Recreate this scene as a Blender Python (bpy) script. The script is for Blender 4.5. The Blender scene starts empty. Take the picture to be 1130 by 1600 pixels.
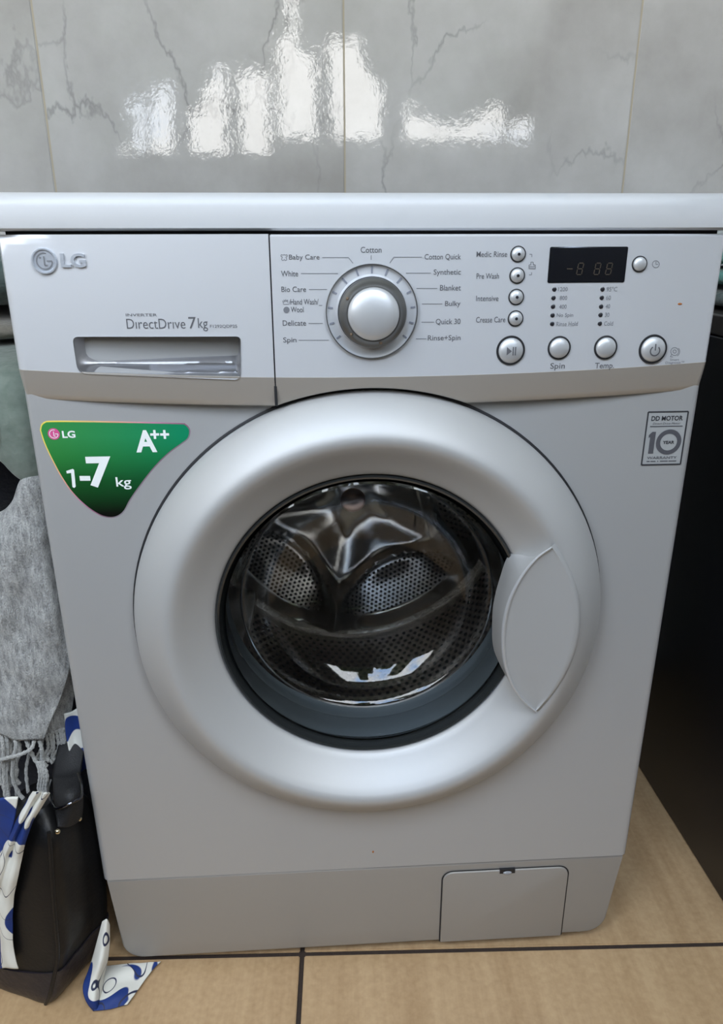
import bpy, bmesh, math, random
from mathutils import Vector, Matrix, noise
random.seed(7)
SC = bpy.context.scene
COL = SC.collection
PI = math.pi

# ------------------------------------------------------------------ camera
F_PX, CX, CY, CZ, YAW, PITCH, ROLL = 1153.7, -0.0471, -0.6531, 0.806, 0.0586, 0.348, -0.0025
fw = Vector((math.sin(YAW)*math.cos(PITCH), math.cos(YAW)*math.cos(PITCH), -math.sin(PITCH)))
r0 = Vector((math.cos(YAW), -math.sin(YAW), 0)); u0 = r0.cross(fw)
rt = math.cos(ROLL)*r0 + math.sin(ROLL)*u0; up = -math.sin(ROLL)*r0 + math.cos(ROLL)*u0
CAM = Vector((CX, CY, CZ))
cd = bpy.data.cameras.new('camera'); cam = bpy.data.objects.new('camera', cd); COL.objects.link(cam)
cd.sensor_fit = 'VERTICAL'; cd.sensor_height = 36; cd.lens = 36*F_PX/1600; cd.clip_start = .02
M = Matrix((rt, up, -fw)).transposed().to_4x4(); M.translation = CAM
cam.matrix_world = M; SC.camera = cam

# ------------------------------------------------------------------ colour management / world
SC.view_settings.view_transform = 'Standard'; SC.view_settings.look = 'None'
SC.view_settings.gamma = 1; SC.view_settings.use_curve_mapping = False
SC.view_settings.exposure = 1.0
SKY = 6.0
w = bpy.data.worlds.new('sky'); SC.world = w; w.use_nodes = True
nt = w.node_tree; nt.nodes.clear()
def N(nt, t, **k):
    n = nt.nodes.new(t)
    for a, b in k.items():
        if a in n.inputs: n.inputs[a].default_value = b
        else: setattr(n, a, b)
    return n
out = N(nt, 'ShaderNodeOutputWorld'); bg = N(nt, 'ShaderNodeBackground', Strength=SKY)
tc = N(nt, 'ShaderNodeTexCoord'); no = N(nt, 'ShaderNodeTexNoise', Scale=3.5, Detail=5.0, Roughness=.6)
cr = N(nt, 'ShaderNodeValToRGB'); e = cr.color_ramp.elements
e[0].position = .36; e[0].color = (.48, .68, 1, 1); e[1].position = .50; e[1].color = (1.0, .985, .955, 1)
sx = N(nt, 'ShaderNodeSeparateXYZ'); cg = N(nt, 'ShaderNodeValToRGB'); g = cg.color_ramp.elements
g[0].position = .49; g[0].color = (.16, .15, .12, 1); g[1].position = .51; g[1].color = (1, 1, 1, 1)
x = g.new(.62); x.color = (1.02, 1.02, 1.02, 1); x = g.new(.80); x.color = (.93, 1.0, 1.09, 1)
ma = N(nt, 'ShaderNodeMath', operation='MULTIPLY_ADD'); ma.inputs[1].default_value = .5; ma.inputs[2].default_value = .5
mx = N(nt, 'ShaderNodeMix', data_type='RGBA', blend_type='MULTIPLY'); mx.inputs[0].default_value = 1
L = nt.links.new
L(tc.outputs['Generated'], no.inputs['Vector']); L(no.outputs['Fac'], cr.inputs[0])
L(tc.outputs['Generated'], sx.inputs[0]); L(sx.outputs['Z'], ma.inputs[0]); L(ma.outputs[0], cg.inputs[0])
L(cr.outputs[0], mx.inputs[6]); L(cg.outputs[0], mx.inputs[7]); L(mx.outputs[2], bg.inputs[0]); L(bg.outputs[0], out.inputs[0])
# opening in the rear wall (balcony side), in metres
OP = dict(x0=-1.45, x1=.78, z0=1.115, z1=2.56, y=-1.1)
pl = bpy.data.lights.new('window_portal', 'AREA'); pl.shape = 'RECTANGLE'
pl.size = OP['x1']-OP['x0']; pl.size_y = OP['z1']-OP['z0']; pl.cycles.is_portal = True
po = bpy.data.objects.new('window_portal', pl); COL.objects.link(po)
po.location = ((OP['x0']+OP['x1'])/2, OP['y']-.12, (OP['z0']+OP['z1'])/2); po.rotation_euler = (PI/2, 0, 0)

# ------------------------------------------------------------------ picking helpers: pixel of the photo -> real point on a real plane
def ray(u, v): return fw + rt*((u-565)/F_PX) - up*((v-800)/F_PX)
def F(u, v, y):
    d = ray(u, v); return CAM + d*((y-CAM.y)/d.y)
def G(u, v, z=0):
    d = ray(u, v); return CAM + d*((z-CAM.z)/d.z)
PBASE, PBULGE = .005, .014
def pb(x): return PBASE + PBULGE*max(0, 1-(x/.3)**2)          # how far the control panel bows out at x
def S(u, v, off=0):
    y = -.01
    for _ in range(6):
        q = F(u, v, y); y = -pb(q.x)-off
    return q

# ------------------------------------------------------------------ materials
MATS = {}
def mat(name, color, rough=.5, metal=0., coat=0., bump=None, spec=.5, noise_mix=None, sheen=0, trans=0, emit=None):
    if name in MATS: return MATS[name]
    m = bpy.data.materials.new(name); m.use_nodes = True; t = m.node_tree
    b = t.nodes['Principled BSDF']
    b.inputs['Base Color'].default_value = (*color, 1); b.inputs['Roughness'].default_value = rough
    b.inputs['Metallic'].default_value = metal; b.inputs['Coat Weight'].default_value = coat
    b.inputs['Coat Roughness'].default_value = .05
    b.inputs['Specular IOR Level'].default_value = spec; b.inputs['Sheen Weight'].default_value = sheen
    tcn = N(t, 'ShaderNodeTexCoord')
    if noise_mix:   # (scale, colour2, low, high)
        n = N(t, 'ShaderNodeTexNoise', Scale=noise_mix[0], Detail=6.0); r = N(t, 'ShaderNodeMapRange')
        r.inputs[1].default_value = noise_mix[2]; r.inputs[2].default_value = noise_mix[3]
        mm = N(t, 'ShaderNodeMix', data_type='RGBA'); mm.inputs[6].default_value = (*color, 1); mm.inputs[7].default_value = (*noise_mix[1], 1)
        t.links.new(tcn.outputs['Object'], n.inputs['Vector']); t.links.new(n.outputs['Fac'], r.inputs[0])
        t.links.new(r.outputs[0], mm.inputs[0]); t.links.new(mm.outputs[2], b.inputs['Base Color'])
    if bump:        # (scale, strength, distance)
        n = N(t, 'ShaderNodeTexNoise', Scale=bump[0], Detail=4.0); bb = N(t, 'ShaderNodeBump', Strength=bump[1], Distance=bump[2])
        t.links.new(tcn.outputs['Object'], n.inputs['Vector']); t.links.new(n.outputs['Fac'], bb.inputs['Height'])
        t.links.new(bb.outputs[0], b.inputs['Normal'])
    MATS[name] = m; return m
silver = mat('silver_paint_dimmed', (.445, .445, .442), .46, .42, bump=(900, .04, .0004))  # base darkened so the cabinet carries the light falling off downwards
silver_door = mat('silver_door_plastic', (.455, .453, .445), .50, .38, bump=(900, .03, .0004))
silver_panel = mat('silver_panel_lifted', (.64, .65, .67), .44, .42, bump=(900, .03, .0004))  # base lifted so the fascia carries the stronger light near the top
lidm = mat('lid_white_silver', (.54, .545, .55), .5, .1, noise_mix=(30, (.50, .51, .52), .55, .8))
taupe = mat('taupe_metallic', (.50, .46, .41), .42, .5)
kickm = mat('kick_silver', (.34, .318, .288), .5, .35)  # warmer plastic of its own, also darkened for the falloff of light
black_gap = mat('black_gap', (.01, .01, .012), .6)
rubber = mat('grey_rubber', (.10, .115, .125), .26)
rim_dark = mat('dark_gloss_rim', (.02, .022, .022), .12, coat=.5)
steel = mat('stainless_steel', (.70, .69, .68), .22, 1., bump=(60, .08, .002))
steel_dull = mat('drum_steel', (.66, .61, .57), .24, 1., bump=(160, .5, .004))
hole = mat('drum_hole', (.005, .005, .006), .6)
badge_m = mat('satin_badge', (.52, .55, .60), .38, .6)
chrome = mat('chrome', (.75, .76, .78), .12, 1.)
ink = mat('grey_ink', (.10, .10, .11), .5)
ink_light = mat('light_grey_ink', (.17, .175, .19), .5)
tick_m = mat('tick_grey', (.22, .23, .27), .4)
dial_dark = mat('dial_dark_silver', (.15, .15, .145), .3, .7)
btn = mat('button_silver', (.58, .59, .60), .42, .55)
white_print = mat('white_print', (.80, .82, .80), .35)
pinkm = mat('magenta_print', (.62, .08, .25), .4)
led_off = mat('led_off', (.02, .02, .025), .15, coat=.6)
disp = mat('display_glass', (.006, .007, .010), .10, coat=.4)
seg = mat('display_ghost_segments', (.055, .045, .035), .3)
leather = mat('black_leather', (.005, .005, .0055), .42, bump=(260, .3, .0010), spec=.32)
leather_base = mat('worn_leather_base', (.016, .013, .017), .40, bump=(120, .5, .0018), spec=.4)
brass = mat('brass_rivet', (.60, .52, .36), .22, 1.)
webbing = mat('black_webbing', (.004, .004, .005), .6, bump=(700, .5, .001))
darkmetal = mat('gunmetal', (.10, .10, .11), .18, 1.)
parapet_paint = mat('grey_beige_wall_paint', (.26, .245, .22), .8, bump=(80, .1, .002))
wall_paint = mat('white_wall_paint', (.70, .69, .66), .8, bump=(80, .1, .002))
oven_black = mat('black_enamel', (.006, .006, .008), .30, coat=.1)
oven_dark = mat('brown_black_top', (.035, .030, .027), .35)
greyfoot = mat('grey_foot_plastic', (.30, .31, .33), .4)
grout_floor = mat('dark_grout', (.035, .022, .016), .9, bump=(300, .6, .002))
grout_wall = mat('wall_grout', (.42, .37, .28), .8)
frame_white = mat('window_frame_white', (.72, .72, .70), .4)

def fabric(name, c1, c2, scale=500, rough=.9, big=12, amt=.5, bs=.6, bd=.002):
    m = bpy.data.materials.new(name); m.use_nodes = True; t = m.node_tree; b = t.nodes['Principled BSDF']
    tcn = N(t, 'ShaderNodeTexCoord')
    n = N(t, 'ShaderNodeTexNoise', Scale=scale, Detail=2.0); n2 = N(t, 'ShaderNodeTexNoise', Scale=big, Detail=3.0)
    a = N(t, 'ShaderNodeMath', operation='MULTIPLY_ADD'); a.inputs[1].default_value = amt
    r = N(t, 'ShaderNodeMapRange'); r.inputs[1].default_value = .35; r.inputs[2].default_value = .65+amt*.5
    mm = N(t, 'ShaderNodeMix', data_type='RGBA'); mm.inputs[6].default_value = (*c1, 1); mm.inputs[7].default_value = (*c2, 1)
    bb = N(t, 'ShaderNodeBump', Strength=bs, Distance=bd)
    l = t.links.new
    l(tcn.outputs['Object'], n.inputs['Vector']); l(tcn.outputs['Object'], n2.inputs['Vector'])
    l(n2.outputs['Fac'], a.inputs[0]); l(n.outputs['Fac'], a.inputs[2]); l(a.outputs[0], r.inputs[0])
    l(r.outputs[0], mm.inputs[0]); l(mm.outputs[2], b.inputs['Base Color']); l(n.outputs['Fac'], bb.inputs['Height']); l(bb.outputs[0], b.inputs['Normal'])
    b.inputs['Roughness'].default_value = rough; b.inputs['Specular IOR Level'].default_value = .2
    b.inputs['Sheen Weight'].default_value = .3
    MATS[name] = m; return m
sage = fabric('sage_green_fleece', (.105, .135, .110), (.155, .185, .155), 120)
teal_dark = fabric('dark_teal_cloth', (.05, .075, .07), (.11, .14, .13), 150)
beige = fabric('beige_cloth', (.16, .14, .115), (.22, .20, .16), 200)
blackcloth = fabric('black_cloth', (.004, .004, .007), (.009, .009, .013), 200)
hamper_m = fabric('dark_basket_cloth', (.004, .004, .007), (.010, .010, .018), 100)
mintcloth = fabric('mint_cloth', (.06, .22, .19), (.12, .33, .28), 300)
paleterry = fabric('pale_cloth', (.40, .46, .46), (.55, .60, .60), 300)

def woven(name):
    m = bpy.data.materials.new(name); m.use_nodes = True; t = m.node_tree; b = t.nodes['Principled BSDF']
    tcn = N(t, 'ShaderNodeTexCoord'); l = t.links.new
    mp = N(t, 'ShaderNodeMapping'); mp.inputs['Scale'].default_value = (750, 750, 420)
    n = N(t, 'ShaderNodeTexNoise', Scale=1.0, Detail=3.0, Roughness=.7)
    mp2 = N(t, 'ShaderNodeMapping'); mp2.inputs['Scale'].default_value = (260, 200, 70)
    n2 = N(t, 'ShaderNodeTexNoise', Scale=1.0, Detail=2.0)
    ad = N(t, 'ShaderNodeMath', operation='ADD')
    r = N(t, 'ShaderNodeMapRange'); r.inputs[1].default_value = .72; r.inputs[2].default_value = 1.25
    mm = N(t, 'ShaderNodeMix', data_type='RGBA'); mm.inputs[6].default_value = (.20, .20, .195, 1); mm.inputs[7].default_value = (.50, .50, .48, 1)
    bb = N(t, 'ShaderNodeBump', Strength=.9, Distance=.003)
    l(tcn.outputs['Object'], mp.inputs[0]); l(mp.outputs[0], n.inputs['Vector']); l(tcn.outputs['Object'], mp2.inputs[0]); l(mp2.outputs[0], n2.inputs['Vector'])
    l(n.outputs['Fac'], ad.inputs[0]); l(n2.outputs['Fac'], ad.inputs[1]); l(ad.outputs[0], r.inputs[0]); l(r.outputs[0], mm.inputs[0])
    l(mm.outputs[2], b.inputs['Base Color']); l(ad.outputs[0], bb.inputs['Height']); l(bb.outputs[0], b.inputs['Normal'])
    b.inputs['Roughness'].default_value = .95; b.inputs['Specular IOR Level'].default_value = .1; b.inputs['Sheen Weight'].default_value = .2
    return m
wool = woven('grey_wool_weave')
yarn = fabric('grey_wool_yarn', (.20, .20, .19), (.42, .42, .40), 600, bs=.8)

def floral():
    m = bpy.data.materials.new('white_blue_floral_print'); m.use_nodes = True; t = m.node_tree; b = t.nodes['Principled BSDF']
    l = t.links.new; tcn = N(t, 'ShaderNodeTexCoord')
    n = N(t, 'ShaderNodeTexNoise', Scale=13.0, Detail=.0, Distortion=1.6)
    r = N(t, 'ShaderNodeMapRange', interpolation_type='LINEAR'); r.inputs[1].default_value = .585; r.inputs[2].default_value = .595
    n2 = N(t, 'ShaderNodeTexNoise', Scale=11.0, Detail=0.0, Distortion=2.0)
    s = N(t, 'ShaderNodeMath', operation='SUBTRACT'); s.inputs[1].default_value = .47
    a = N(t, 'ShaderNodeMath', operation='ABSOLUTE')
    r2 = N(t, 'ShaderNodeMapRange'); r2.inputs[1].default_value = .010; r2.inputs[2].default_value = .006
    n3 = N(t, 'ShaderNodeTexNoise', Scale=40.0, Detail=1.0); 
    m1 = N(t, 'ShaderNodeMix', data_type='RGBA'); m1.inputs[6].default_value = (.66, .65, .59, 1); m1.inputs[7].default_value = (.012, .035, .17, 1)
    m2 = N(t, 'ShaderNodeMix', data_type='RGBA'); m2.inputs[7].default_value = (.02, .025, .06, 1)
    l(tcn.outputs['Object'], n.inputs['Vector']); l(tcn.outputs['Object'], n2.inputs['Vector'])
    l(n.outputs['Fac'], r.inputs[0]); l(r.outputs[0], m1.inputs[0]); l(n2.outputs['Fac'], s.inputs[0]); l(s.outputs[0], a.inputs[0]); l(a.outputs[0], r2.inputs[0])
    l(r2.outputs[0], m2.inputs[0]); l(m1.outputs[2], m2.inputs[6]); l(m2.outputs[2], b.inputs['Base Color'])
    b.inputs['Roughness'].default_value = .6; b.inputs['Specular IOR Level'].default_value = .3
    return m
floralm = floral()

def wall_tile_mat():
    m = bpy.data.materials.new('grey_marble_tile'); m.use_nodes = True; t = m.node_tree; b = t.nodes['Principled BSDF']; l = t.links.new
    tc0 = N(t, 'ShaderNodeTexCoord'); oi = N(t, 'ShaderNodeObjectInfo'); tcn = N(t, 'ShaderNodeVectorMath', operation='MULTIPLY_ADD'); tcn.inputs[1].default_value = (1, 1, 1)
    of = N(t, 'ShaderNodeVectorMath', operation='SCALE'); of.inputs[0].default_value = (9.1, 4.3, 7.7); l(oi.outputs['Random'], of.inputs['Scale']); l(tc0.outputs['Object'], tcn.inputs[0]); l(of.outputs[0], tcn.inputs[2])
    mp = N(t, 'ShaderNodeMapping'); mp.inputs['Rotation'].default_value = (0, .6, 0); mp.inputs['Scale'].default_value = (1, 1, .55)
    d = N(t, 'ShaderNodeTexNoise', Scale=9.0, Detail=5.0, Roughness=.65)
    sc = N(t, 'ShaderNodeVectorMath', operation='MULTIPLY_ADD'); sc.inputs[1].default_value = (.10, .10, .10)
    l(tcn.outputs[0], mp.inputs[0]); l(mp.outputs[0], d.inputs['Vector']); l(d.outputs['Color'], sc.inputs[0]); l(mp.outputs[0], sc.inputs[2])
    v = N(t, 'ShaderNodeTexVoronoi', feature='DISTANCE_TO_EDGE', Scale=5.0); l(sc.outputs[0], v.inputs['Vector'])
    r = N(t, 'ShaderNodeMapRange'); r.inputs[1].default_value = .0; r.inputs[2].default_value = .016; r.inputs[3].default_value = 1; r.inputs[4].default_value = 0
    l(v.outputs['Distance'], r.inputs[0])
    msk = N(t, 'ShaderNodeTexNoise', Scale=5.0, Detail=3.0); l(tcn.outputs[0], msk.inputs['Vector'])
    r2 = N(t, 'ShaderNodeMapRange'); r2.inputs[1].default_value = .42; r2.inputs[2].default_value = .68; r2.inputs[4].default_value = .8
    l(msk.outputs['Fac'], r2.inputs[0])
    mu = N(t, 'ShaderNodeMath', operation='MULTIPLY'); l(r.outputs[0], mu.inputs[0]); l(r2.outputs[0], mu.inputs[1])
    cl = N(t, 'ShaderNodeTexNoise', Scale=4.0, Detail=8.0, Roughness=.62); l(tcn.outputs[0], cl.inputs['Vector'])
    rr = N(t, 'ShaderNodeValToRGB'); ee = rr.color_ramp.elements
    ee[0].position = .32; ee[0].color = (.37, .355, .335, 1); ee[1].position = .68; ee[1].color = (.53, .52, .505, 1)
    l(cl.outputs['Fac'], rr.inputs[0])
    mm = N(t, 'ShaderNodeMix', data_type='RGBA'); mm.inputs[7].default_value = (.22, .215, .21, 1)
    l(mu.outputs[0], mm.inputs[0]); l(rr.outputs[0], mm.inputs[6]); l(mm.outputs[2], b.inputs['Base Color'])
    b.inputs['Roughness'].default_value = .022; b.inputs['Specular IOR Level'].default_value = .5
    wv = N(t, 'ShaderNodeTexNoise', Scale=60.0, Detail=4.0, Roughness=.6); l(tcn.outputs[0], wv.inputs['Vector'])
    bb = N(t, 'ShaderNodeBump', Strength=.055, Distance=.002); l(wv.outputs['Fac'], bb.inputs['Height']); l(bb.outputs[0], b.inputs['Normal'])
    return m
walltile = wall_tile_mat()

def floor_tile_mat():
    m = bpy.data.materials.new('beige_floor_tile'); m.use_nodes = True; t = m.node_tree; b = t.nodes['Principled BSDF']; l = t.links.new
    tc0 = N(t, 'ShaderNodeTexCoord'); oi = N(t, 'ShaderNodeObjectInfo'); tcn = N(t, 'ShaderNodeVectorMath', operation='MULTIPLY_ADD'); tcn.inputs[1].default_value = (1, 1, 1)
    of = N(t, 'ShaderNodeVectorMath', operation='SCALE'); of.inputs[0].default_value = (9.1, 4.3, 7.7); l(oi.outputs['Random'], of.inputs['Scale']); l(tc0.outputs['Object'], tcn.inputs[0]); l(of.outputs[0], tcn.inputs[2])
    mp = N(t, 'ShaderNodeMapping'); mp.inputs['Scale'].default_value = (40, 2.2, 1); l(tcn.outputs[0], mp.inputs[0])
    n = N(t, 'ShaderNodeTexNoise', Scale=1.0, Detail=5.0, Roughness=.65); l(mp.outputs[0], n.inputs['Vector'])
    n2 = N(t, 'ShaderNodeTexNoise', Scale=160.0, Detail=3.0); l(tcn.outputs[0], n2.inputs['Vector'])
    a = N(t, 'ShaderNodeMath', operation='MULTIPLY_ADD'); a.inputs[1].default_value = .55
    l(n2.outputs['Fac'], a.inputs[0]); l(n.outputs['Fac'], a.inputs[2])
    rr = N(t, 'ShaderNodeValToRGB'); ee = rr.color_ramp.elements
    ee[0].position = .50; ee[0].color = (.37, .235, .12, 1); ee[1].position = 1.0; ee[1].color = (.51, .35, .195, 1)
    l(a.outputs[0], rr.inputs[0]); l(rr.outputs[0], b.inputs['Base Color'])
    b.inputs['Roughness'].default_value = .33
    bb = N(t, 'ShaderNodeBump', Strength=.12, Distance=.001); l(n2.outputs['Fac'], bb.inputs['Height']); l(bb.outputs[0], b.inputs['Normal'])
    return m
floortile = floor_tile_mat()

def glass_mat(name, tint, rough=.02, k=1.0):
    m = bpy.data.materials.new(name); m.use_nodes = True; t = m.node_tree; t.nodes.clear(); l = t.links.new
    o = N(t, 'ShaderNodeOutputMaterial'); tr = N(t, 'ShaderNodeBsdfTransparent'); tr.inputs[0].default_value = (*tint, 1)
    gl = N(t, 'ShaderNodeBsdfGlossy', Roughness=rough); fr = N(t, 'ShaderNodeFresnel', IOR=1.5)
    mu = N(t, 'ShaderNodeMath', operation='MULTIPLY', use_clamp=True); mu.inputs[1].default_value = k
    mxs = N(t, 'ShaderNodeMixShader'); l(fr.outputs[0], mu.inputs[0]); l(mu.outputs[0], mxs.inputs[0])
    l(tr.outputs[0], mxs.inputs[1]); l(gl.outputs[0], mxs.inputs[2]); l(mxs.outputs[0], o.inputs[0])
    return m
door_glass_m = glass_mat('door_glass', (.92, .94, .94), .02, 1.2)

def sticker_mat():
    m = bpy.data.materials.new('green_sticker_print'); m.use_nodes = True; t = m.node_tree; b = t.nodes['Principled BSDF']; l = t.links.new
    tcn = N(t, 'ShaderNodeTexCoord'); sp = N(t, 'ShaderNodeSeparateXYZ'); l(tcn.outputs['Object'], sp.inputs[0])
    rx = N(t, 'ShaderNodeMapRange'); rx.inputs[1].default_value = -.288; rx.inputs[2].default_value = -.16; l(sp.outputs['X'], rx.inputs[0])
    rz = N(t, 'ShaderNodeMapRange'); rz.inputs[1].default_value = .562; rz.inputs[2].default_value = .655; l(sp.outputs['Z'], rz.inputs[0])
    m1 = N(t, 'ShaderNodeMix', data_type='RGBA'); m1.inputs[6].default_value = (.035, .24, .055, 1); m1.inputs[7].default_value = (.0, .22, .10, 1)
    l(rx.outputs[0], m1.inputs[0])
    rr = N(t, 'ShaderNodeValToRGB'); ee = rr.color_ramp.elements
    ee[0].position = .12; ee[0].color = (.0, .004, .002, 1); ee[1].position = .9; ee[1].color = (1, 1, 1, 1)
    x = ee.new(.45); x.color = (.16, .30, .2, 1); x = ee.new(.7); x.color = (.6, .75, .6, 1)
    l(rz.outputs[0], rr.inputs[0])
    m2 = N(t, 'ShaderNodeMix', data_type='RGBA', blend_type='MULTIPLY'); m2.inputs[0].default_value = 1
    l(m1.outputs[2], m2.inputs[6]); l(rr.outputs[0], m2.inputs[7]); l(m2.outputs[2], b.inputs['Base Color'])
    b.inputs['Roughness'].default_value = .35
    return m
stick_green = sticker_mat()
def stick_border_mat():
    m = bpy.data.materials.new('rainbow_sticker_border'); m.use_nodes = True; t = m.node_tree; b = t.nodes['Principled BSDF']; l = t.links.new
    tcn = N(t, 'ShaderNodeTexCoord'); sp = N(t, 'ShaderNodeSeparateXYZ'); l(tcn.outputs['Object'], sp.inputs[0])
    sm = N(t, 'ShaderNodeMath', operation='MULTIPLY_ADD'); sm.inputs[1].default_value = -1.0; l(sp.outputs['X'], sm.inputs[0]); l(sp.outputs['Z'], sm.inputs[2])
    r = N(t, 'ShaderNodeMapRange'); r.inputs[1].default_value = .935; r.inputs[2].default_value = .80; l(sm.outputs[0], r.inputs[0])
    rr = N(t, 'ShaderNodeValToRGB'); ee = rr.color_ramp.elements
    ee[0].position = 0; ee[0].color = (.85, .66, .10, 1); ee[1].position = 1; ee[1].color = (.30, .28, .30, 1)
    x = ee.new(.35); x.color = (.80, .38, .24, 1); x = ee.new(.62); x.color = (.55, .22, .34, 1); x = ee.new(.85); x.color = (.22, .10, .15, 1)
    l(r.outputs[0], rr.inputs[0]); l(rr.outputs[0], b.inputs['Base Color']); b.inputs['Roughness'].default_value = .35
    return m
stick_border = stick_border_mat()
warr_base = mat('silver_sticker', (.42, .43, .43), .5, .3)

# ------------------------------------------------------------------ object helpers
def obj(name, bm, m, parent=None, smooth=True, label=None, kind=None, mods=(), sharp=.75):
    me = bpy.data.meshes.new(name)
    if smooth:
        for f in bm.faces: f.smooth = True
    bm.to_mesh(me); bm.free()
    if smooth: me.set_sharp_from_angle(angle=sharp)
    o = bpy.data.objects.new(name, me); COL.objects.link(o)
    if m: me.materials.append(m)
    if parent: o.parent = parent
    if label: o['label'] = label
    if kind: o['kind'] = kind
    for md in mods:
        if md[0] == 'solid':
            q = o.modifiers.new('thickness', 'SOLIDIFY'); q.thickness = md[1]; q.offset = md[2] if len(md) > 2 else 0
        if md[0] == 'sub':
            q = o.modifiers.new('smooth', 'SUBSURF'); q.levels = q.render_levels = md[1]
        if md[0] == 'bevel':
            q = o.modifiers.new('bevel', 'BEVEL'); q.width = md[1]; q.segments = 3; q.limit_method = 'ANGLE'; q.angle_limit = .6
            q.harden_normals = True
    return o
def thing(name, label, cat, loc=(0, 0, 0), group=None):
    o = bpy.data.objects.new(name, None); COL.objects.link(o); o.location = loc; o.empty_display_size = .05
    tag(o, label, cat, group); return o
def tag(o, label, cat, group=None):
    o['label'] = label; o['category'] = cat
    if group: o['group'] = group
    return o
def lerp(a, b, t): return a+(b-a)*t
def local(o):
    """keep world coordinates of child meshes when the parent empty is not at the origin"""
    for c in o.children: c.matrix_parent_inverse = Matrix.Translation(-Vector(o.location))
def box(bm, x0, x1, y0, y1, z0, z1):
    v = [bm.verts.new(p) for p in ((x0,y0,z0),(x1,y0,z0),(x1,y1,z0),(x0,y1,z0),(x0,y0,z1),(x1,y0,z1),(x1,y1,z1),(x0,y1,z1))]
    for f in ((0,3,2,1),(4,5,6,7),(0,1,5,4),(1,2,6,5),(2,3,7,6),(3,0,4,7)): bm.faces.new([v[i] for i in f])
def mkbox(*a):
    bm = bmesh.new(); box(bm, *a); return bm
def loops(bm, L_, close=True, cap0=False, cap1=False):
    """skin a list of equal-length point loops"""
    V = [[bm.verts.new(p) for p in lp] for lp in L_]; n = len(V[0])
    for a, b in zip(V, V[1:]):
        for i in range(n if close else n-1):
            j = (i+1) % n; bm.faces.new((a[i], a[j], b[j], b[i]))
    if cap0: bm.faces.new(V[0])
    if cap1: bm.faces.new(list(reversed(V[-1])))
    bmesh.ops.recalc_face_normals(bm, faces=bm.faces[:])
    return V
def lathe(prof, cx, cz, n=96, y0=0, closed=False):
    """revolve (r, y) about the y axis through (cx, cz)"""
    bm = bmesh.new(); rows = []
    for r, y in prof:
        if r < 1e-6: rows.append([bm.verts.new((cx, y+y0, cz))])
        else: rows.append([bm.verts.new((cx+r*math.cos(2*PI*i/n), y+y0, cz+r*math.sin(2*PI*i/n))) for i in range(n)])
    if closed: rows.append(rows[0])
    for a, b in zip(rows, rows[1:]):
        for i in range(n):
            j = (i+1) % n
            if len(a) == 1 and len(b) == 1: continue
            if len(a) == 1: bm.faces.new((a[0], b[j], b[i]))
            elif len(b) == 1: bm.faces.new((a[i], a[j], b[0]))
            else: bm.faces.new((a[i], a[j], b[j], b[i]))
    bmesh.ops.recalc_face_normals(bm, faces=bm.faces[:])
    return bm
def tube(bm, pts, r, n=8, cap=True):
    pts = [Vector(p) for p in pts]; rs = r if isinstance(r, (list, tuple)) else [r]*len(pts)
    rows = []; prev = None
    for i, p in enumerate(pts):
        d = (pts[min(i+1, len(pts)-1)]-pts[max(i-1, 0)]).normalized()
        a = prev - d*prev.dot(d) if prev is not None else d.orthogonal()
        if a.length < 1e-6: a = d.orthogonal()
        a.normalize(); prev = a; b = d.cross(a)
        rows.append([bm.verts.new(p+(a*math.cos(2*PI*k/n)+b*math.sin(2*PI*k/n))*rs[i]) for k in range(n)])
    for A, B in zip(rows, rows[1:]):
        for k in range(n): bm.faces.new((A[k], A[(k+1) % n], B[(k+1) % n], B[k]))
    if cap: bm.faces.new(list(reversed(rows[0]))); bm.faces.new(rows[-1])
def cr_pt(P, t):
    """Catmull-Rom through points, t in [0,1]"""
    n = len(P)-1; s = min(t*n, n-1e-6); i = int(s); f = s-i
    p0 = P[max(i-1, 0)]; p1 = P[i]; p2 = P[min(i+1, n)]; p3 = P[min(i+2, n)]
    return .5*((2*p1)+(p2-p0)*f+(2*p0-5*p1+4*p2-p3)*f*f+(3*p1-p0-3*p2+p3)*f*f*f)
def spline(P, n):
    P = [Vector(p) for p in P]; return [cr_pt(P, i/(n-1)) for i in range(n)]
def sheet(net, nu, nv, disp=None):
    """smooth cloth surface through a net of control points (rows of points)"""
    rows = [[Vector(p) for p in r] for r in net]; bm = bmesh.new(); V = []
    cols = [[cr_pt(r, j/(nv-1)) for j in range(nv)] for r in rows]
    for i in range(nu):
        row = []
        for j in range(nv):
            p = cr_pt([c[j] for c in cols], i/(nu-1))
            if disp: p = p + disp(i/(nu-1), j/(nv-1), p)
            row.append(bm.verts.new(p))
        V.append(row)
    for a, b in zip(V, V[1:]):
        for j in range(nv-1): bm.faces.new((a[j], a[j+1], b[j+1], b[j]))
    bmesh.ops.recalc_face_normals(bm, faces=bm.faces[:])
    return bm
def round_rect(x0, x1, z0, z1, r, n=6):
    pts = []
    for cx, cz, a0 in ((x1-r, z1-r, 0), (x0+r, z1-r, 90), (x0+r, z0+r, 180), (x1-r, z0+r, 270)):
        for k in range(n+1):
            a = math.radians(a0+90*k/n); pts.append((cx+r*math.cos(a), cz+r*math.sin(a)))
    return pts
def on_panel(x, z, off=0): return Vector((x, -pb(x)-off, z))
def on_front(x, z, off=0): return Vector((x, -off, z))

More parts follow.
